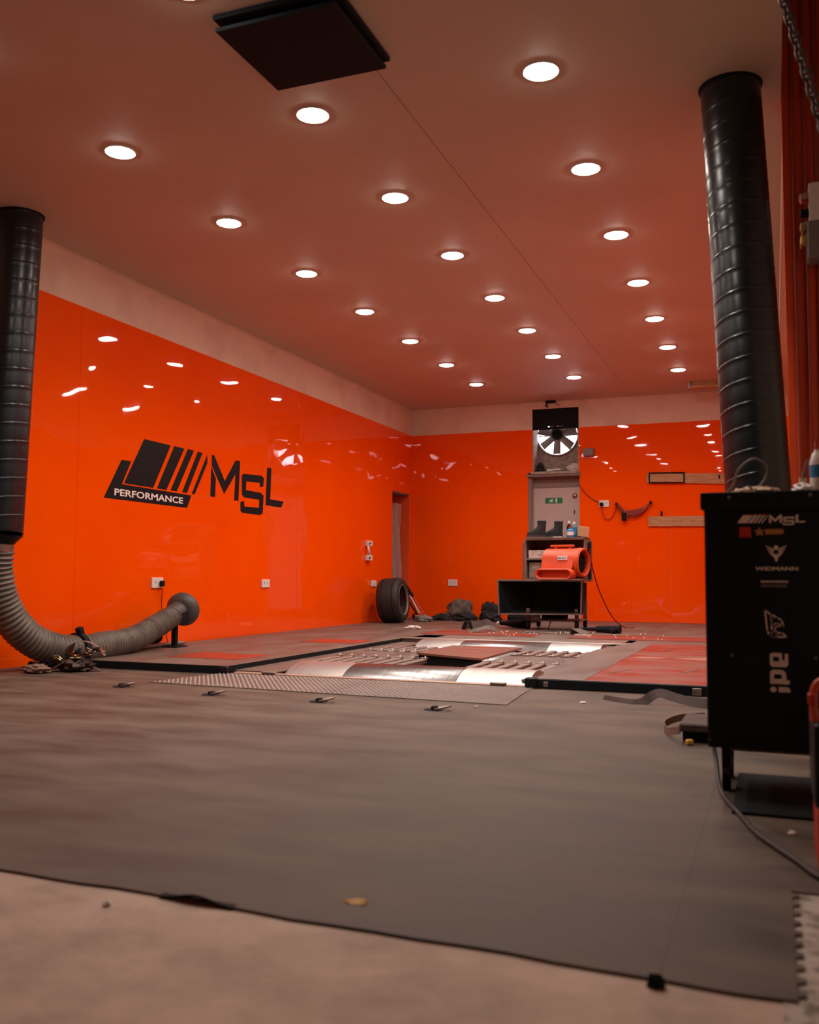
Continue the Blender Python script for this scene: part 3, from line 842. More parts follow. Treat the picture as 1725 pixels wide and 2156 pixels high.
# boards on the back wall
t = thing('wall_board', (-1.05, BY, 1.9), 'upper raw pine board on the back wall with a black metal frame', 'board')
MB().poly([(-1.605, 1.965), (-.3, 1.905), (-.3, 2.055), (-1.605, 2.09)], (0, BY, 0), (1, 0, 0), (0, 0, 1), (0, -1, 0), .025).build('plank', WOOD, t)
fr = MB()
for a, b in (((-1.57, 2.095), (-1.11, 2.085)), ((-1.57, 1.965), (-1.11, 1.95)), ((-1.57, 1.96), (-1.57, 2.1)), ((-1.11, 1.945), (-1.11, 2.09))):
    fr.cyl((a[0], BY - .032, a[1]), (b[0], BY - .032, b[1]), .009, None, 8)
fr.build('wire_frame', BLACKM, t)
MB().box(-.665, -.648, BY - .035, BY - .025, 1.99, 2.04, .002).build('nail', BLACKM, t)
t = thing('wall_board', (-.95, BY, 1.36), 'lower raw pine board on the back wall with pencil marks', 'board')
MB().poly([(-1.592, 1.365), (-.3, 1.352), (-.3, 1.495), (-1.592, 1.5)], (0, BY, 0), (1, 0, 0), (0, 0, 1), (0, -1, 0), .025).build('plank', WOOD, t)
MB().box(-1.425, -1.405, BY - .03, BY, 1.5, 1.57, .003).build('peg', BLACKM, t)
for x in (-1.44, -1.27, -1.16, -1.02):
    MB().obox((x, BY - .026, 1.43), (.004, .002, .05), Matrix.Rotation(random.uniform(-.6, .6), 3, 'Y')).build('pencil_mark', DARKWOOD, t)

# ================================================================ EXTRACTOR FAN IN NICHE
t = thing('extractor_fan', (FCX, BY + ND, FCZ - FR), 'grey bladed extractor fan in the niche with daylight behind', 'fan')
fy = BY + ND - .03
MB().lathe([(.001, -.07), (.06, -.068), (.078, -.05), (.08, .05)], (FCX, fy, FCZ), (0, 1, 0), 28).build('hub', BLACKM, t, smooth=40)
MB().lathe([(FR - .004, -.02), (FR + .012, -.02), (FR + .012, .03), (FR - .004, .03)], (FCX, fy, FCZ), (0, 1, 0), 64, closed=True).build('ring', GALV, t, smooth=40)
for k in range(7):
    a = math.radians(-92 + 360 / 7 * k)
    rows = []
    for i in range(7):
        rr = .07 + (FR - .085) * i / 6
        w = .055 + .022 * i / 6
        tw = math.radians(62 - 10 * i / 6)
        d = Vector((math.cos(a), 0, math.sin(a)))
        s = Vector((-math.sin(a), 0, math.cos(a)))
        c = Vector((FCX, fy, FCZ)) + d * rr
        e1 = s * math.sin(tw) * w + Vector((0, -1, 0)) * math.cos(tw) * w * .6
        n_ = d.cross(e1).normalized() * .003
        rows.append([c - e1 - n_, c + e1 - n_, c + e1 + n_, c - e1 + n_])
    MB().grid(rows, close_u=True, capa=True, capb=True).build('blade', GREYP, t)
MB().cyl((FCX, fy + .03, FCZ), (FCX, fy + .16, FCZ), .06, None, 24).build('motor', BLACKM, t, smooth=40)
MB().cyl((FCX - FR, fy + .1, FCZ), (FCX + FR, fy + .1, FCZ), .008, None, 8).build('motor_arm', BLACKM, t)
# black board masking the upper half, with a slot
t = thing('blackout_board', (FCX, BY, 2.775), 'black board closing off the upper half of the fan niche', 'board')
bz, fy0, fy1 = 2.775, BY + .002, BY + .014
NA, NB = NX0 + .002, NX1 - .002
MB().box(NA, NB, fy0, fy1, bz, 2.813).box(NA, NB, fy0, fy1, 2.826, NZ1).box(NA, -2.985, fy0, fy1, 2.813, 2.826).box(-2.765, NB, fy0, fy1, 2.813, 2.826).box(-2.905, -2.87, fy0, fy1, 2.813, 2.826).build('board', BLACKM, t)
MB().box(NA, NB, fy1, fy1 + .02, NZ1 - .03, NZ1).build('top_rail', BLACKM, t)
# things lying on the niche sill
single(MB().box(-3.03, -2.83, BY + .1, BY + .16, NZ0, NZ0 + .05, .004), 'white_carton', WHITEP, 'flat white carton lying on the niche sill', 'box')
single(MB().blob((-2.66, BY + .2, NZ0 + .05), (.09, .06, .07), .5, 3, 4, flat=NZ0), 'crumpled_rag', WHITEP, 'crumpled pale rag in the right corner of the niche', 'rag', smooth=True)
single(MB().blob((-3.14, BY + .2, NZ0 + .06), (.05, .06, .09), .4, 3, 8, flat=NZ0), 'dark_rag', CLOTHB, 'dark rag bundled in the left corner of the niche', 'rag', smooth=True)
single(MB().tube(smooth_path([(-3.2, BY + .06, NZ0 + .005), (-3.15, BY + .05, NZ0 + .05), (-3.1, BY + .06, NZ0 + .01), (-3.06, BY + .05, NZ0 + .045), (-3.02, BY + .07, NZ0 + .008), (-2.9, BY + .04, NZ0 + .012), (-2.7, BY + .05, NZ0 + .008)], 6), .007, 7), 'loose_wire', CABLE, 'loose dark wire curling along the niche sill', 'wire', smooth=True)
# old bracket above the niche
t = thing('cable_bracket', (-2.93, BY - .04, CEIL - .08), 'small dark bracket at the ceiling above the fan niche', 'bracket')
MB().box(-3.0, -2.86, BY - .1, BY - .02, CEIL - .03, CEIL - .002, .004).build('bracket_plate', BLACKM, t)
MB().tube([(-2.98, BY - .06, CEIL - .03), (-3.0, BY - .05, CEIL - .07), (-2.97, BY - .04, CEIL - .085)], .012, 8).build('cable_stub', BLACKM, t)
MB().obox((-2.84, BY - .04, CEIL - .05), (.1, .02, .012), Matrix.Rotation(.7, 3, 'Y')).build('arm', GREYP, t)

# polythene in the left opening
rows = []
for i in range(15):
    z = .32 + 1.42 * i / 14
    row = []
    for j in range(25):
        f = j / 24
        y = OPY0 + .02 + f * (.52 + .12 * (1 - i / 14) ** .8)
        x = LX - .1 + .028 * math.sin(f * 17 + i * .2) + .02 * math.sin(f * 31 + i * .5) + .02 * noise.noise(Vector((f * 4, z * 3, 0)))
        row.append((x, y, z + (.03 * math.sin(f * 9) if i == 0 else 0)))
    rows.append(row)
single(MB().grid(rows), 'plastic_sheet', POLY, 'clear plastic sheet hanging in the dark wall opening', 'sheet', smooth=True)

# ================================================================ TROLLEY WITH BLOWER BOX, SHELF, AIR MOVER
t = thing('blower_trolley', (-2.45, 11.0, DECK), 'dark wheeled trolley carrying a wide open-fronted blower box', 'trolley')
bx0, bx1, by0, bz0, bz1 = -3.03, -2.05, 10.74, .222, .63
# funnel box
ow = .016
prof_o = [(bx0, bz0 - .0), (bx1, bz0 + .012), (bx1 + .012, bz1), (bx0 - .012, bz1 + .006)]
inn = [(bx0 + ow, bz0 + ow), (bx1 - ow, bz0 + ow + .012), (bx1 - ow + .012, bz1 - ow), (bx0 + ow - .012, bz1 - ow)]
bk_ = [(-2.72, .3), (-2.14, .3), (-2.14, .56), (-2.72, .56)]
bo = [(-2.74, .28), (-2.12, .28), (-2.12, .58), (-2.74, .58)]
mbx = MB()
mbx.grid([[(x, by0, z) for x, z in prof_o], [(x, by0, z) for x, z in inn], [(x, by0 + .5, z) for x, z in bk_], [(x, by0 + .52, z) for x, z in bo], [(x, by0 + .06, z) for x, z in prof_o]], close_u=True, close_v=True)
mbx.build('funnel', BLACKM, t)
MB().box(-2.72, -2.14, by0 + .5, by0 + .505, .3, .56).build('funnel_grille', BLACKM, t)
MB().grid([[(x, by0 - .004, z) for x, z in prof_o], [(x, by0 - .004, z) for x, z in inn], [(x, by0 + .02, z) for x, z in inn], [(x, by0 + .02, z) for x, z in prof_o]], close_u=True, close_v=True).build('front_flange', SHELFM, t)
for x in (-2.7, -2.13):
    for y in (10.86, 11.38):
        lg = MB().box(x - .02, x + .02, y - .02, y + .02, .15, .3 if y < 11 else .6, .003).build('leg', DARKWOOD, t)
        MB().cyl((x - .016, y, DECK + .052), (x + .016, y, DECK + .052), .05, None, 22).build('caster_wheel', BLACKM, lg, smooth=40)
        MB().box(x - .026, x + .026, y - .03, y + .03, DECK + .09, .155, .004).build('caster_fork', BLACKM, lg)
MB().box(-2.79, bx1 + .012, by0 + .03, 11.42, .612, .63, .003).build('top_board', SHELFM, t)
MB().box(-2.74, -2.1, 10.84, 11.4, .15, .165, .003).build('lower_tray', SHELFM, t)
MB().cyl((-2.6, 11.15, .225), (-2.3, 11.15, .225), .058, None, 20).build('motor', BLACKM, t, smooth=40)
MB().tube(smooth_path([(-2.45, 11.0, .17), (-2.46, 10.9, .1), (-2.42, 10.78, DECK + .006), (-2.2, 10.85, DECK + .006), (-2.0, 11.0, DECK + .006)], 6), .006, 8).build('trailing_wire', CABLE, t, smooth=True)

t = thing('shelf_unit', (-2.42, 11.25, .63), 'grey brown open shelf unit standing on the blower box', 'shelf')
sx0, sx1, sy0, sy1 = -2.76, -2.075, 11.02, 11.42
MB().box(sx0 - .03, sx0, sy0, sy1, .64, 1.1, .003).build('side_panel', SHELFM, t)
MB().box(sx1, sx1 + .03, sy0, sy1, .63, 1.1, .003).build('side_panel', SHELFM, t)
MB().box(sx0 - .005, sx1 + .012, sy0 - .03, sy1, 1.1, 1.135, .004).build('top_board', DARKWOOD, t)
MB().box(sx0, sx1, sy0 + .005, sy1, .865, .885, .002).build('shelf_board', SHELFM, t)
MB().box(sx0, sx1, sy0, sy1, .638, .652, .002).build('bottom_board', SHELFM, t)
MB().box(sx0, sx1, sy1 - .012, sy1, .64, 1.1).build('back_board', DARKWOOD, t)
MB().box(sx0 - .055, sx0 - .032, sy0, sy0 + .03, .64, 1.08, .003).build('outer_upright', REDTRIM, t)
MB().box(sx1 + .035, sx1 + .065, sy0 + .1, sy0 + .14, .64, 1.08, .003).build('outer_upright', BLACKM, t)
single(MB().box(-2.745, -2.38, 11.06, 11.36, .886, .985, .004), 'white_box', mat('dusty white card', (0.85, 0.78, 0.7), .8, col2=(0.4, 0.35, 0.3), scale=9), 'dusty white box on the upper shelf beside the air mover', 'box')
single(MB().box(-2.745, -2.4, 11.08, 11.36, .653, .84, .004), 'brown_box', mat('dusty brown card', (0.42, 0.33, 0.26), .8, col2=(0.16, 0.12, 0.09), scale=9), 'grey brown box on the lower shelf behind the air mover', 'box')

# air mover, built about its own base, outlet to -Y, intake on +X side
t = thing('air_mover', (-2.27, 10.79, .632), 'orange plastic air mover blower sitting on the black box', 'blower', rot=(0, 0, math.radians(-16)))
AC, AR = (.02, .2), .165
prof = []
for k in range(25):
    a = math.radians(-90 + 250 * k / 24)
    prof.append((AC[0] + AR * math.cos(a), AC[1] + AR * math.sin(a)))
a = math.radians(160)
prof += [(-.15, .16), (-.17, .125), (-.17, .02), (AC[0] - .02, .025)]
W2 = .2
body = MB()
body.grid([[(-W2, p[0], p[1]) for p in prof], [(-W2 + .02, AC[0] + (p[0] - AC[0]) * 1.0, p[1]) for p in prof], [(W2, p[0], p[1]) for p in prof]], close_u=True, capa=True)
body.build('housing', MOVER, t, local=True, smooth=35)
MB().lathe([(AR * .78, 0), (AR * 1.02, 0), (AR * 1.02, .05), (AR * .92, .065), (AR * .8, .05)], (W2, AC[0], AC[1]), (1, 0, 0), 40, closed=True).build('intake_ring', MOVER, t, local=True, smooth=40)
gr = MB()
for k in range(12):
    a = 2 * PI * k / 12
    gr.cyl((W2 + .03, AC[0], AC[1]), (W2 + .03, AC[0] + AR * .82 * math.cos(a), AC[1] + AR * .82 * math.sin(a)), .003, None, 6)
for rr in (.05, .09):
    gr.lathe([(rr - .003, -.003), (rr + .003, -.003), (rr + .003, .003), (rr - .003, .003)], (W2 + .03, AC[0], AC[1]), (1, 0, 0), 28, closed=True)
gr.build('intake_grille', BLACKM, t, local=True)
MB().lathe([(.001, 0), (AR * .8, 0), (AR * .8, .01), (.001, .01)], (W2 - .01, AC[0], AC[1]), (1, 0, 0), 36).build('intake_shadow_plate', BLACKM, t, local=True)
# outlet: stadium shaped lip
def stadium(w, h, n=10):
    pts = []
    for s, c in ((1, w / 2 - h / 2), (-1, -w / 2 + h / 2)):
        for k in range(n + 1):
            a = math.radians(-90 + 180 * k / n) if s > 0 else math.radians(90 + 180 * k / n)
            pts.append((c + h / 2 * math.cos(a), h / 2 * math.sin(a)))
    return pts
so, si = stadium(.47, .125), stadium(.42, .085)
oz = .066
MB().grid([[(p[0], -.16, oz + p[1]) for p in so], [(p[0], -.24, oz + p[1]) for p in so], [(p[0], -.25, oz + p[1] * .93) for p in stadium(.455, .112)], [(p[0], -.24, oz + p[1]) for p in si], [(p[0], -.14, oz + p[1]) for p in si]], close_u=True).build('outlet_lip', MOVER, t, local=True, smooth=40)
MB().poly([(p[0], p[1]) for p in si], (0, -.145, oz), (1, 0, 0), (0, 0, 1), (0, 1, 0), .004).build('outlet_throat', BLACKM, t, local=True)
MB().grid([[(p[0] * .86, -.05, oz + .0 + p[1]) for p in so], [(p[0], -.165, oz + p[1]) for p in so]], close_u=True).build('outlet_neck', MOVER, t, local=True, smooth=40)
hb = MB().box(-.16, .14, -.02, .03, .375, .405, .01, 2)
hb.build('handle', MOVER, t, local=True, smooth=40)
for x in (-.105, .075):
    MB().box(x, x + .03, -.012, .022, .33, .38, .004).build('handle_post', MOVER, t, local=True)
MB().box(.01, .13, -.152, -.13, .225, .275, .001).build('label_plate', WHITEP, t, local=True)
tt = text('label_lettering', 'DRI-EAZ', .034, BLUE, t, Vector((.014, -.1526, .237)) + OFF[t.name], (1, 0, 0), (0, 0, 1), .0003, .0005, .8)

# boots and small things on the shelf top
def boot(x, y, label, turn):
    t = thing('work_boot', (x, y, 1.135), label, 'boot', 'pair of boots on the shelf unit', rot=(0, 0, turn))
    rows = []
    for (z, cy, ry, rx) in ((.022, -.03, .115, .045), (.06, -.03, .115, .047), (.09, -.005, .085, .045), (.12, .03, .055, .043), (.16, .035, .05, .044), (.2, .035, .055, .047), (.205, .035, .045, .038), (.12, .035, .04, .034)):
        rows.append([(rx * math.cos(2 * PI * k / 20), cy + ry * math.sin(2 * PI * k / 20), z) for k in range(20)])
    MB().grid(rows, close_u=True).build('upper', CLOTHB, t, local=True, smooth=50)
    MB().grid([[(.05 * math.cos(2 * PI * k / 20), -.03 + .122 * math.sin(2 * PI * k / 20), z) for k in range(20)] for z in (0, .026)], close_u=True, capa=True, capb=True).build('sole', WEB, t, local=True, smooth=30)
    for q in range(4):
        MB().box(-.03, .03, -.035 - .016 * q + .012, -.03 - .016 * q + .012, .135 - .014 * q, .14 - .014 * q, .001).build('lace', GREYP, t, local=True)
    MB().box(-.012, .012, .075, .092, .17, .225, .003).build('pull_tab', GREYP, t, local=True)
boot(-2.63, 11.12, 'left boot of the black pair on top of the shelf', -1.1)
boot(-2.46, 11.28, 'right boot of the black pair on top of the shelf', -1.35)
def bottle(x, y, z, h, r, m, capm, label, name='bottle', grp='bottles on the shelf unit'):
    t = thing(name, (x, y, z), label, 'bottle', grp)
    MB().lathe([(.001, 0), (r * .95, 0), (r, .01), (r, h * .62), (r * .8, h * .72), (r * .35, h * .8), (r * .35, h * .86)], (x, y, z), (0, 0, 1), 18).build('bottle_body', m, t, smooth=40)
    MB().cyl((x, y, z + h * .84), (x, y, z + h), r * .42, r * .38, 14).build('cap', capm, t, smooth=40)
    MB().lathe([(r + .0006, h * .18), (r + .0006, h * .5)], (x, y, z), (0, 0, 1), 18).build('paper_label', BLUE if m is not BLUE else WHITEP, t, smooth=40)
bottle(-2.27, 11.15, 1.135, .2, .03, BLACKM, WHITEP, 'dark bottle with white cap left of the cardboard box')
bottle(-2.215, 11.18, 1.135, .19, .035, TEAL, WHITEP, 'teal bottle with white cap in the shelf-top clutter')
bottle(-2.235, 11.06, 1.135, .13, .04, BLUE, REDP, 'short blue tub with red lid in front of the bottles')
single(MB().obox((-2.105, 11.16, 1.2), (.12, .12, .12), Matrix.Rotation(.4, 3, 'Z') @ Matrix.Rotation(.12, 3, 'Y'), .003), 'cardboard_box', CARD, 'small cardboard box tilted at the shelf-top corner', 'box')
single(MB().blob((-2.2, 11.3, 1.19), (.06, .045, .05), .5, 3, 2), 'paper_towel', WHITEP, 'crumpled white paper towel behind the cardboard box', 'paper', smooth=True)
single(MB().box(-2.44, -2.33, 11.03, 11.12, 1.135, 1.142, .002), 'paper_sheet', WHITEP, 'folded white paper on the shelf top beside the boots', 'paper')
single(MB().tube(smooth_path([(-2.02, 11.1, 1.0), (-2.0, 11.15, .8), (-1.96, 11.4, .5), (-1.85, 11.6, .2), (-1.72, 11.7, DECK + .008), (-1.6, 11.75, DECK + .008)], 8), .007, 8), 'mains_lead', REDC, 'dark red lead running from the trolley down to the floor', 'cable', smooth=True)

# ================================================================ TYRE AND CLUTTER BY THE BACK WALL
t = thing('tyre', (-4.72, 11.66, DECK - .005), 'loose black tyre standing upright against the left wall', 'tyre', rot=(0, math.radians(-4), math.radians(4)))
R0, W0 = .295, .15
tp = [(.195, -W0 * .8), (.205, -W0), (.235, -W0 * 1.05), (.272, -W0 * .98), (R0 - .004, -W0 * .82), (R0, -W0 * .5), (R0 + .002, 0), (R0, W0 * .5), (R0 - .004, W0 * .82), (.272, W0 * .98), (.235, W0 * 1.05), (.205, W0), (.195, W0 * .8)]
MB().lathe(tp, (0, 0, R0 + .002), (1, 0, 0), 72).build('tread_and_sidewall', TYRE, t, local=True, smooth=50)
MB().lathe([(.195, -W0 * .8), (.215, -W0 * .7), (R0 - .02, -W0 * .55), (R0 - .018, W0 * .55), (.215, W0 * .7), (.195, W0 * .8)], (0, 0, R0 + .002), (1, 0, 0), 72).build('inner_lining', TYREIN, t, local=True, smooth=50)
MB().lathe([(.19, W0 * .95), (.2, W0 * 1.02), (.208, W0 * .98), (.195, W0 * .85)], (0, 0, R0 + .002), (1, 0, 0), 72, closed=True).build('bead', GREYP, t, local=True, smooth=50)
for s in (-.5, 0, .5):
    MB().lathe([(R0 - .004, W0 * s - .005), (R0 + .0015, W0 * s - .005), (R0 + .0015, W0 * s + .005), (R0 - .004, W0 * s + .005)], (0, 0, R0 + .002), (1, 0, 0), 72, closed=True).build('tread_groove', BLACKM, t, local=True)

t = thing('trolley_jack', (-4.72, 12.55, DECK), 'orange trolley jack with silver handle tipped up beside the tyre', 'jack')
jy = 12.5
RJ = Matrix.Rotation(math.radians(-35), 3, 'Y')
for dy in (-.05, .05):
    MB().obox((-4.735, jy + dy, DECK + .2), (.06, .014, .34), RJ, .004).build('side_plate', MOVER, t)
MB().obox((-4.775, jy, DECK + .21), (.05, .09, .42), RJ, .006).build('hydraulic_body', BLACKM, t)
MB().cyl((-4.655, jy - .07, DECK + .09), (-4.79, jy - .07, DECK + .33), .013, None, 12).build('handle', mat('pale worn steel', (0.55, 0.48, 0.42), .4, .5), t, smooth=40)
MB().obox((-4.63, jy - .05, DECK + .045), (.18, .09, .035), Matrix.Rotation(.15, 3, 'Y'), .006).build('base_arm', MOVER, t)
MB().cyl((-4.72, jy - .07, DECK + .045), (-4.72, jy + .07, DECK + .045), .045, None, 18).build('wheel', BLACKM, t, smooth=40)
MB().obox((-4.84, jy + .02, DECK + .4), (.04, .05, .18), RJ, .006).build('lifting_arm', BLACKM, t)

LUMPS = [((-4.4, 12.62, DECK), (.14, .08, .06), CLOTHB, 'black bag slumped on the floor beside the jack', 'bag', 'black_bag', 11),
         ((-4.2, 12.9, DECK), (.19, .11, .2), CLOTHG, 'grey cloth heaped on the clutter under the back socket', 'cloth', 'grey_cloth', 12),
         ((-4.02, 12.55, DECK), (.17, .1, .08), CLOTHB, 'black folded overall in the middle of the back wall clutter', 'cloth', 'folded_overall', 13),
         ((-3.76, 12.9, DECK), (.14, .1, .17), CLOTHB, 'upright black glove heap right of the grey cloth', 'cloth', 'glove_heap', 14),
         ((-3.62, 12.55, DECK), (.13, .09, .08), CLOTHB, 'low black cloth beside the black tube', 'cloth', 'low_black_cloth', 15),
         ((-4.5, 12.2, DECK), (.13, .09, .055), GREYP, 'small grey pouch on the floor in front of the jack', 'pouch', 'grey_pouch', 16)]
for c, s, m, lab, cat, nm, sd in LUMPS:
    single(MB().blob((c[0], c[1], c[2] + s[2] * .45), s, .36, 2.2, sd, 36, 20, flat=c[2]), nm, m, lab, cat, smooth=True)
t = thing('black_tube', (-3.25, 12.6, DECK), 'short black tube lying at the right end of the clutter', 'tube')
MB().cyl((-3.42, 12.66, DECK + .055), (-3.12, 12.6, DECK + .055), .05, None, 20).build('tube_body', BLACKM, t, smooth=40)
MB().cyl((-3.13, 12.602, DECK + .055), (-3.02, 12.58, DECK + .055), .056, None, 20).build('end_cap', BLACK, t, smooth=40)
# tools on the deck
single(MB().blob((-3.95, 10.35, DECK + .012), (.09, .05, .025), .5, 3, 21, flat=DECK - .005), 'white_scrap', WHITEP, 'small white scrap on the floor behind the left deck', 'scrap', smooth=True)
t = thing('clamp_strap', (-3.2, 10.4, DECK), 'dark strap with a metal clamp left of the trolley', 'strap')
MB().ribbon(smooth_path([(-3.42, 10.55, DECK), (-3.3, 10.5, DECK + .06), (-3.2, 10.5, DECK + .05), (-3.1, 10.5, DECK + .08), (-3.0, 10.48, DECK)], 6), .09, .004, (0, .5, 1)).build('webbing', WEB, t, smooth=True)
MB().obox((-3.35, 10.45, DECK + .05), (.03, .05, .1), Matrix.Rotation(.4, 3, 'Y'), .004).obox((-3.28, 10.45, DECK + .05), (.025, .05, .09), Matrix.Rotation(-.3, 3, 'Y'), .004).build('clamp_jaw', BLACKM, t)
MB().ribbon(smooth_path([(-3.15, 9.95, DECK), (-3.05, 10.0, DECK + .03), (-2.95, 10.1, DECK + .05), (-2.88, 10.2, DECK + .01)], 6), .08, .004, (0, 1, .4)).build('pale_webbing', CLOTHG, t, smooth=True)
t = thing('inspection_torch', (-2.95, 11.2, DECK), 'black torch with white lens beside the trolley casters', 'torch')
MB().lathe([(.001, 0), (.05, 0), (.055, .06), (.05, .2), (.028, .3), (.024, .36)], (-2.76, 11.1, DECK + .05), (-1, .12, 0), 20).build('torch_body', BLACKM, t, smooth=40)
MB().lathe([(.001, .04), (.02, .03), (.026, .012), (.026, 0)], (-3.13, 11.145, DECK + .045), (-1, .12, 0), 16).build('lens', WHITEP, t, smooth=40)
t = thing('air_gun', (-1.75, 10.6, DECK), 'black air tool lying on the floor right of the trolley', 'tool')
MB().cyl((-1.85, 10.55, DECK + .035), (-1.58, 10.5, DECK + .04), .035, .045, 18).build('tool_body', BLACKM, t, smooth=40)
MB().obox((-1.66, 10.45, DECK + .03), (.05, .14, .04), Matrix.Rotation(.3, 3, 'Z'), .008).build('grip', BLACKM, t)
MB().cyl((-2.05, 10.6, DECK + .03), (-1.85, 10.55, DECK + .035), .012, .022, 12).build('nozzle', BLACKM, t, smooth=40)
t = thing('grey_rag', (-1.95, 10.1, DECK), 'grey rag and pale tape strip in front of the air tool', 'rag')
MB().ribbon(smooth_path([(-2.02, 10.2, DECK + .005), (-2.0, 10.12, DECK + .06), (-1.93, 10.05, DECK + .04), (-1.85, 10.02, DECK + .005)], 6), .1, .005, (1, .6, 0)).build('rag', CLOTHG, t, smooth=True)
MB().box(-1.98, -1.82, 9.97, 10.01, DECK - .004, DECK + .004, .001).build('tape', WHITEP, t)
single(MB().box(-2.58, -2.2, 10.22, 10.26, DECK - .005, DECK + .006, .002), 'flat_bar', GALV, 'thin grey flat bar on the floor in front of the casters', 'bar')

# ================================================================ BRANDED CART AT RIGHT
t = thing('branded_cart', (-.03, 3.2, 0), 'black metal cabinet cart covered in racing sponsor decals', 'cart')
cx0, cx1, cy0, cy1, cz0, cz1 = -.196, .15, 3.0, 3.42, .155, .872
MB().box(cx0, cx1, cy0, cy1, cz0, cz1, .004).build('cabinet_body', BLACK, t)
MB().box(cx0 - .01, cx1 + .012, cy0 - .012, cy1 + .01, .868, .92, .005, 2).build('lid', BLACK, t)
MB().box(-.108, cx1 - .012, cy0 - .006, cy0 + .004, .19, .86, .003).build('front_door', BLACK, t)
MB().box(cx0 + .002, cx1 - .002, cy0 - .003, cy0 + .01, cz0 - .0, .178, .002).build('bottom_rail', BLACK, t)
for x, z in ((-.122, .903), (.104, .905), (.108, .43), (-.122, .43)):
    MB().lathe([(.0005, -.003), (.004, -.002), (.005, 0)], (x, cy0 - (.012 if z > .88 else .006), z), (0, 1, 0), 10).build('screw', GREYP, t, smooth=True)
for x in (cx0 + .045, cx1 - .03):
    for y in (cy0 + .16, cy1 - .05):
        lg = MB().box(x - .014, x + .014, y - .014, y + .014, .06, cz0, .003).build('leg', BLACK, t)
        MB().cyl((x - .012, y, .036), (x + .012, y, .036), .035, None, 22).build('caster_wheel', BLACKM, lg, smooth=40)
MB().box(cx0 + .03, cx1 - .01, cy1 - .08, cy1 - .05, .09, .14, .003).build('axle_bar', GALV, t)
# prints on the door front
py = cy0 - .0062
cr, cu_, cn_ = (1, 0, 0), (0, 0, 1), (0, -1, 0)
def pr_poly(name, pts, m):
    return MB().poly(pts, (0, py, 0), cr, cu_, cn_, .0006).build(name, m, t)
msl_sx = .0262
def maplogo(pts, x0, z0, s, sz):
    return [(x0 + (p[0] - 6.217) * s, z0 + (p[1] - 1.29) * sz) for p in pts]
for k, pts in LOGO.items():
    if k == 'base_bar':
        continue
    pr_poly('emblem_' + k, maplogo(pts, -.1175, .817, .0688, .058), WHITEINK)
pr_poly('emblem_red_line', [(-.078, .8505), (-.014, .8505), (-.0145, .8478), (-.0795, .8478)], REDPRINT)
# red square badge, gold star ribbon
pr_poly('red_badge', [(-.094, .813), (-.0635, .813), (-.061, .782), (-.095, .782)], REDPRINT)
pr_poly('badge_line', [(-.09, .7865), (-.065, .7865), (-.065, .785), (-.09, .785)], WHITEINK)
star = [(-.038 + (.0165 if k % 2 == 0 else .0075) * math.sin(2 * PI * k / 10), .798 + (.0155 if k % 2 == 0 else .007) * math.cos(2 * PI * k / 10)) for k in range(10)]
pr_poly('gold_star', star, GOLD)
rb = [(-.024, .791), (.022, .791)] + [(.022 + .0075 * math.cos(a), .7985 + .0075 * math.sin(a)) for a in [math.radians(-90 + 22.5 * k) for k in range(1, 8)]] + [(.022, .806), (-.024, .806), (-.02, .7985)]
pr_poly('gold_ribbon', rb, GOLD)
# winged emblem
wc = (.007, .737)
pr_poly('emblem_head', [(wc[0] + .0065 * math.cos(2 * PI * k / 16), wc[1] + .014 + .0068 * math.sin(2 * PI * k / 16)) for k in range(16)], WHITEINK)
for s in (-1, 1):
    for q, (ax, az, bx, bz) in enumerate(((.03, .021, .006, .005), (.026, .011, .007, -.001), (.021, .002, .007, -.007), (.015, -.006, .006, -.011))):
        pr_poly('emblem_feather', [(wc[0] + s * ax, wc[1] + az), (wc[0] + s * bx, wc[1] + bz + .0045), (wc[0] + s * bx, wc[1] + bz - .001), (wc[0] + s * (ax - .004), wc[1] + az - .005)], WHITEINK)
pr_poly('emblem_body', [(wc[0] - .006, wc[1] - .005), (wc[0] + .006, wc[1] - .005), (wc[0] + .006, wc[1] - .016), (wc[0] + .002, wc[1] - .027), (wc[0] - .001, wc[1] - .027), (wc[0] - .006, wc[1] - .016)], WHITEINK)
text('sponsor_lettering', 'WIDMANN', .0145, WHITEINK, t, (.008, py - .0004, .684), cr, cu_, .0003, .0004, 1.62, 'CENTER')
for r0, zz, hh in ((0, .6475, .006), (1, .634, .0085)):
    x = -.036
    while x < .036:
        w = random.uniform(.0025, .005)
        pr_poly('fine_print', [(x, zz), (x + w, zz), (x + w - .0008, zz + hh), (x - .0008, zz + hh)], WHITEINK if r0 == 0 else GREYP)
        x += w + .0016
# ipe lettering, rotated to read upwards, with winged mark
def rounded(x0, x1, z0, z1, r, n=4):
    pts = []
    for cxx, czz, a0 in ((x1 - r, z1 - r, 0), (x0 + r, z1 - r, 90), (x0 + r, z0 + r, 180), (x1 - r, z0 + r, 270)):
        for k in range(n + 1):
            a = math.radians(a0 + 90 * k / n)
            pts.append((cxx + r * math.cos(a), czz + r * math.sin(a)))
    return pts
# i
pr_poly('letter_i_dot', [(-.0085 + .0085 * math.cos(2 * PI * k / 18), .3345 + .0078 * math.sin(2 * PI * k / 18)) for k in range(18)], WHITEINK)
pr_poly('letter_i_stem', [(.006, .3275), (.0385, .3275), (.037, .336), (.033, .342), (.026, .3425), (.006, .3425)], WHITEINK)
# p : bowl ring with tail
pr_poly('letter_p', [(-.0165, .351), (.036, .351), (.0365, .362), (.0275, .3625), (.0275, .376), (.025, .386), (.018, .392), (-.01, .392), (-.0165, .386)][:9], WHITEINK)
pr_poly('letter_p_counter', [(-.006, .366), (.0155, .366), (.0155, .3765), (.013, .379), (-.006, .379)], BLACK)
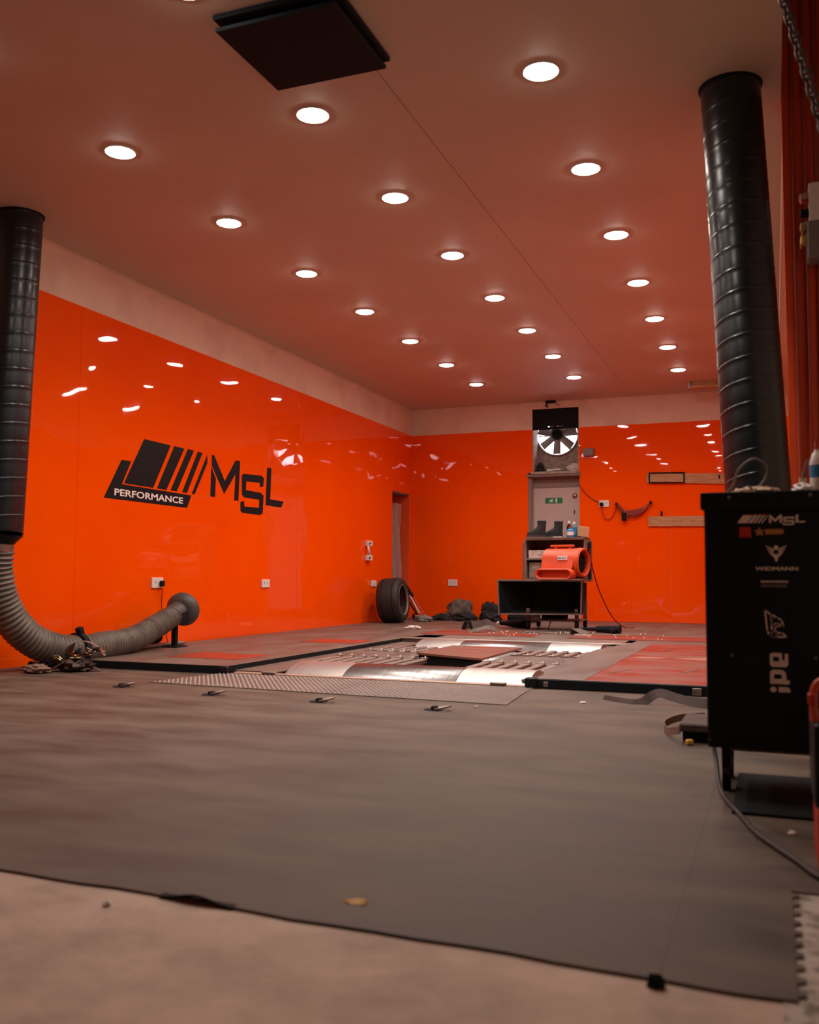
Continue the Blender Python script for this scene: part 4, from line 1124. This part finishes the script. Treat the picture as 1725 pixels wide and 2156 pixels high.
# e
pr_poly('letter_e', [(-.0165, .407), (-.011, .4005), (.027, .4005), (.0335, .407), (.0335, .4395), (.025, .4395), (.025, .4205), (.017, .4205), (.017, .441), (-.011, .441), (-.0165, .435)], WHITEINK)
pr_poly('letter_e_counter', [(-.0075, .417), (.0085, .417), (.0085, .43), (-.0075, .43)], BLACK)
# winged mark above, as outlines
def outline(name, pts, w=.0022, closed=True):
    P = [Vector((p[0], 0, p[1])) for p in pts]
    n = len(P)
    mb = MB()
    for i in range(n if closed else n - 1):
        a, b = P[i], P[(i + 1) % n]
        d = (b - a).normalized()
        s = Vector((-d.z, 0, d.x)) * w
        a2, b2 = a - d * w * .8, b + d * w * .8
        mb.poly([((a2 + s).x, (a2 + s).z), ((b2 + s).x, (b2 + s).z), ((b2 - s).x, (b2 - s).z), ((a2 - s).x, (a2 - s).z)], (0, py, 0), cr, cu_, cn_, .0006)
    return mb.build(name, WHITEINK, t)
outline('mark_wing_long', [(-.027, .566), (-.011, .553), (-.009, .507), (-.012, .4945), (-.0165, .4935), (-.022, .506)])
outline('mark_wing_middle', [(-.010, .553), (.006, .5445), (.005, .53), (-.003, .524), (-.0085, .522)])
outline('mark_wing_short', [(.006, .5445), (.018, .537), (.023, .521), (.016, .5235), (.010, .526), (.005, .53)])
outline('mark_ring', [(-.006 + .0085 * math.cos(2 * PI * k / 14), .4955 + .0085 * math.sin(2 * PI * k / 14)) for k in range(14)], .002)
outline('mark_foot', [(.003, .5), (.018, .5), (.031, .489), (.004, .488)])
outline('mark_curve', [(.02, .523), (.004, .519), (-.002, .512), (.002, .503)], .002, False)

single(MB().box(-.125, .2, 2.84, 3.4, .0003, .009, .002), 'cart_shadow_sheet', BLACKM, 'flat black sheet deepening the shadow on the floor beneath the cart', 'shadow sheet')  # black sheet added to darken the floor where the cart casts its shadow
# things on the cart lid
LZ = .92
single(MB().blob((-.045, 3.2, LZ + .012), (.075, .05, .02), .45, 2.6, 31, flat=LZ).blob((-.08, 3.16, LZ + .01), (.04, .03, .014), .3, 3, 5, flat=LZ), 'leather_glove', TAN, 'cream leather glove lying on the cart lid', 'glove', smooth=True)
single(MB().tube(smooth_path([(-.15, 3.24, LZ + .006), (-.12, 3.22, LZ + .04), (-.1, 3.2, LZ + .09), (-.055, 3.19, LZ + .122), (-.018, 3.19, LZ + .1), (-.02, 3.2, LZ + .06), (-.05, 3.18, LZ + .022), (-.07, 3.13, LZ + .03)], 8), .0035, 8), 'cable_loop', GREYP, 'thin grey cable looping up above the glove', 'cable', smooth=True)
single(MB().blob((.09, 3.16, LZ + .014), (.034, .03, .022), .3, 3, 6, flat=LZ), 'white_cloth', WHITEP, 'folded white cloth at the right of the cart lid', 'cloth', smooth=True)
t = thing('spray_bottle', (.135, 3.2, LZ), 'clear bottle with blue label on the right of the cart', 'bottle')
MB().lathe([(.001, 0), (.02, 0), (.024, .01), (.024, .105), (.016, .13), (.009, .14), (.009, .15)], (.135, 3.2, LZ), (0, 0, 1), 20).build('bottle_body', WHITEP, t, smooth=40)
MB().lathe([(.0245, .055), (.0245, .095)], (.135, 3.2, LZ), (0, 0, 1), 20).build('paper_label', BLUE, t, smooth=40)
MB().cyl((.135, 3.2, LZ + .145), (.135, 3.2, LZ + .17), .01, .008, 12).build('cap', REDP, t, smooth=40)
t = thing('wire_brush', (.092, 3.24, LZ), 'small upright brush between the white cloth and bottle', 'brush')
MB().cyl((.088, 3.24, LZ), (.092, 3.24, LZ + .06), .011, .012, 12).build('brush_head', TAN, t, smooth=40)
MB().cyl((.092, 3.24, LZ + .06), (.108, 3.245, LZ + .12), .005, .004, 10).build('brush_handle', DARKWOOD, t, smooth=40)

# cart supply cable
single(MB().tube(smooth_path([(-.19, 3.4, .3), (-.215, 3.42, .2), (-.205, 3.38, .12), (-.19, 3.32, .05), (-.178, 3.2, .009), (-.15, 3.0, .008), (-.1, 2.8, .008), (-.066, 2.66, .008), (-.036, 2.57, .008), (.037, 2.4, .008), (.09, 2.28, .008), (.2, 2.2, .008)], 8), .007, 10), 'supply_cable', CABLE,
       'black cable trailing from the cart across the mat', 'cable', smooth=True)

# straps left of the cart
t = thing('floor_strap', (-.6, 5.25, 0), 'dark webbing strap looped on the mat before the black bar', 'strap')
MB().ribbon(smooth_path([(-.88, 5.2, .002), (-.74, 5.08, .003), (-.66, 5.08, .01), (-.6, 5.12, .05), (-.56, 5.12, .058), (-.5, 5.1, .045), (-.42, 5.08, .03), (-.33, 5.06, .025), (-.25, 5.08, .03)], 8), .05, .003, (0, .55, .85)).build('webbing', WEB, t, smooth=True)
t = thing('rolled_strap', (-.3, 4.1, 0), 'brown folded strap pad sticking out beside the cart', 'strap')
MB().box(-.37, -.1, 3.98, 4.3, .042, .075, .006).build('folded_pad', WEB, t)
MB().box(-.36, -.12, 4.02, 4.26, .001, .042, .004).build('pad_base', BLACKM, t)
MB().ribbon(smooth_path([(-.3, 4.42, .05), (-.4, 4.36, .045), (-.455, 4.25, .03), (-.43, 4.12, .02), (-.37, 4.0, .045)], 8), .03, .004, (0, 0, 1)).build('strap_loop', WEBP, t, smooth=True)
single(MB().obox((-.326, 3.93, .012), (.028, .02, .02), Matrix.Rotation(.6, 3, 'Z'), .004), 'yellow_clip', YELLOW, 'tiny yellow clip on the mat beside the cart', 'clip')
# dry leaf on mat
rows = []
for i in range(7):
    f = i / 6
    w = .012 * math.sin(PI * min(max(f, .06), .94)) + .002
    rows.append([(-.828 + .05 * f, 1.787 - w, .001 + .004 * abs(f - .5)), (-.828 + .05 * f, 1.787, .006 - .004 * f), (-.828 + .05 * f, 1.787 + w, .002 + .006 * f)])
lf = MB().grid(rows)
bmesh.ops.solidify(lf.bm, geom=lf.bm.faces[:], thickness=.0012)
single(lf, 'dry_leaf', LEAF, 'small yellow dry leaf on the front of the mat', 'leaf')
# dark clod at the mat edge
single(MB().blob((-.193, 1.625, 0), (.014, .012, .014), .5, 3, 41, flat=-.006), 'rubber_clod', BLACKM, 'small dark rubber lump at the front mat edge', 'lump', smooth=True)
for i, (x, y, z, m, lab) in enumerate(((-.95, 5.0, 0, WHITEP, 'small white scrap on the mat before the black bar'), (-1.42, 4.62, 0, WHITEP, 'tiny white scrap right of the last tie-down ring'), (.03, 2.67, 0, WHITEP, 'tiny white paper scrap right of the cart cable'), (-1.27, 1.6, -.006, WHITEP, 'tiny white pebble on the bare concrete'))):
    single(MB().blob((x, y, z + .004), (.018 if i == 0 else .009, .012 if i == 0 else .008, .007), .5, 3, 50 + i, 12, 8, flat=z), 'floor_scrap', m, lab, 'scrap', smooth=True)

# ================================================================ RIGHT EDGE: SWITCHGEAR, CHAIN, POWER PACK
t = thing('switch_box', (.23, 5.05, 2.3), 'pale switch box with coloured buttons on the red wall', 'switch')
MB().box(.2, .36, 5.0, 5.115, 2.44, 2.64, .006).build('housing', WHITEP, t)
MB().box(.19, .36, 4.99, 5.115, 2.25, 2.44, .006).build('lower_housing', GREYP, t)
for (z, m, r) in ((2.58, CARD, .026), (2.5, BLACKM, .022), (2.43, CARD, .026), (2.36, YELLOW, .028)):
    MB().lathe([(.001, .045), (r * .8, .04), (r, .02), (r, 0)], (.2, 5.05, z), (-1, -.2, 0), 16).build('button', m, t, smooth=40)
MB().lathe([(.001, .03), (.012, .026), (.015, 0)], (.19, 5.03, 2.55), (-1, -.2, .2), 12).build('indicator', REDP, t, smooth=40)
MB().obox((.165, 5.05, 2.37), (.012, .02, .09), Matrix.Rotation(.1, 3, 'Y'), .003).build('lever', YELLOW, t)

t = thing('pull_chain', (.12, 3.0, 1.5), 'dull steel shutter chain slanting down past the red wall', 'chain')
c0, c1 = Vector((-.11, 3.0, CEIL - .03)), Vector((.56, 3.0, .37))
cd = (c1 - c0).normalized()
lk = None
N = int((c1 - c0).length / .031)
for k in range(N):
    p = c0 + cd * (.031 * k) + Vector((0, 0, -.0))
    if lk is None:
        pts = []
        for q in range(20):
            a = 2 * PI * q / 20
            pts.append((.0125 * math.sin(a), 0, .013 * math.cos(a) + (.01 if math.cos(a) > 0 else -.01)))
        lk = MB().tube(pts + [pts[0]], .0048, 7, caps=False).build('link', CHAINM, t, local=True, smooth=True)
        lk.location = p - OFF[t.name]
        lk.rotation_euler = (Vector((0, 0, 1)).rotation_difference(-cd).to_matrix()).to_euler()
    else:
        R = Vector((0, 0, 1)).rotation_difference(-cd).to_matrix() @ Matrix.Rotation((PI / 2 if k % 2 else 0) + .35, 3, 'Z')
        inst(lk, t, p - OFF[t.name], R.to_euler())
MB().box(c0.x - .02, c0.x + .02, 2.98, 3.02, CEIL - .03, CEIL, .004).build('ceiling_hook', GALV, t)
MB().box(c1.x - .02, .6, 2.98, 3.02, c1.z - .03, c1.z + .01, .004).build('wall_hook', GALV, t)

t = thing('power_pack', (.2, 2.45, 0), 'black and red portable power pack at the right edge', 'power pack')
MB().box(.074, .3, 2.32, 2.6, .145, .335, .012, 2).build('case', BLACK, t)
MB().box(.08, .3, 2.32, 2.6, -.0, .145, .01, 2).build('red_base', REDP, t)
MB().tube(smooth_path([(.08, 2.36, .335), (.078, 2.36, .38), (.084, 2.36, .415), (.11, 2.36, .43), (.2, 2.36, .432), (.27, 2.36, .42), (.285, 2.36, .335)], 6), .009, 10).build('handle', MOVER, t, smooth=40)
MB().box(.066, .084, 2.345, 2.375, .372, .4, .004).build('handle_clip', REDP, t)
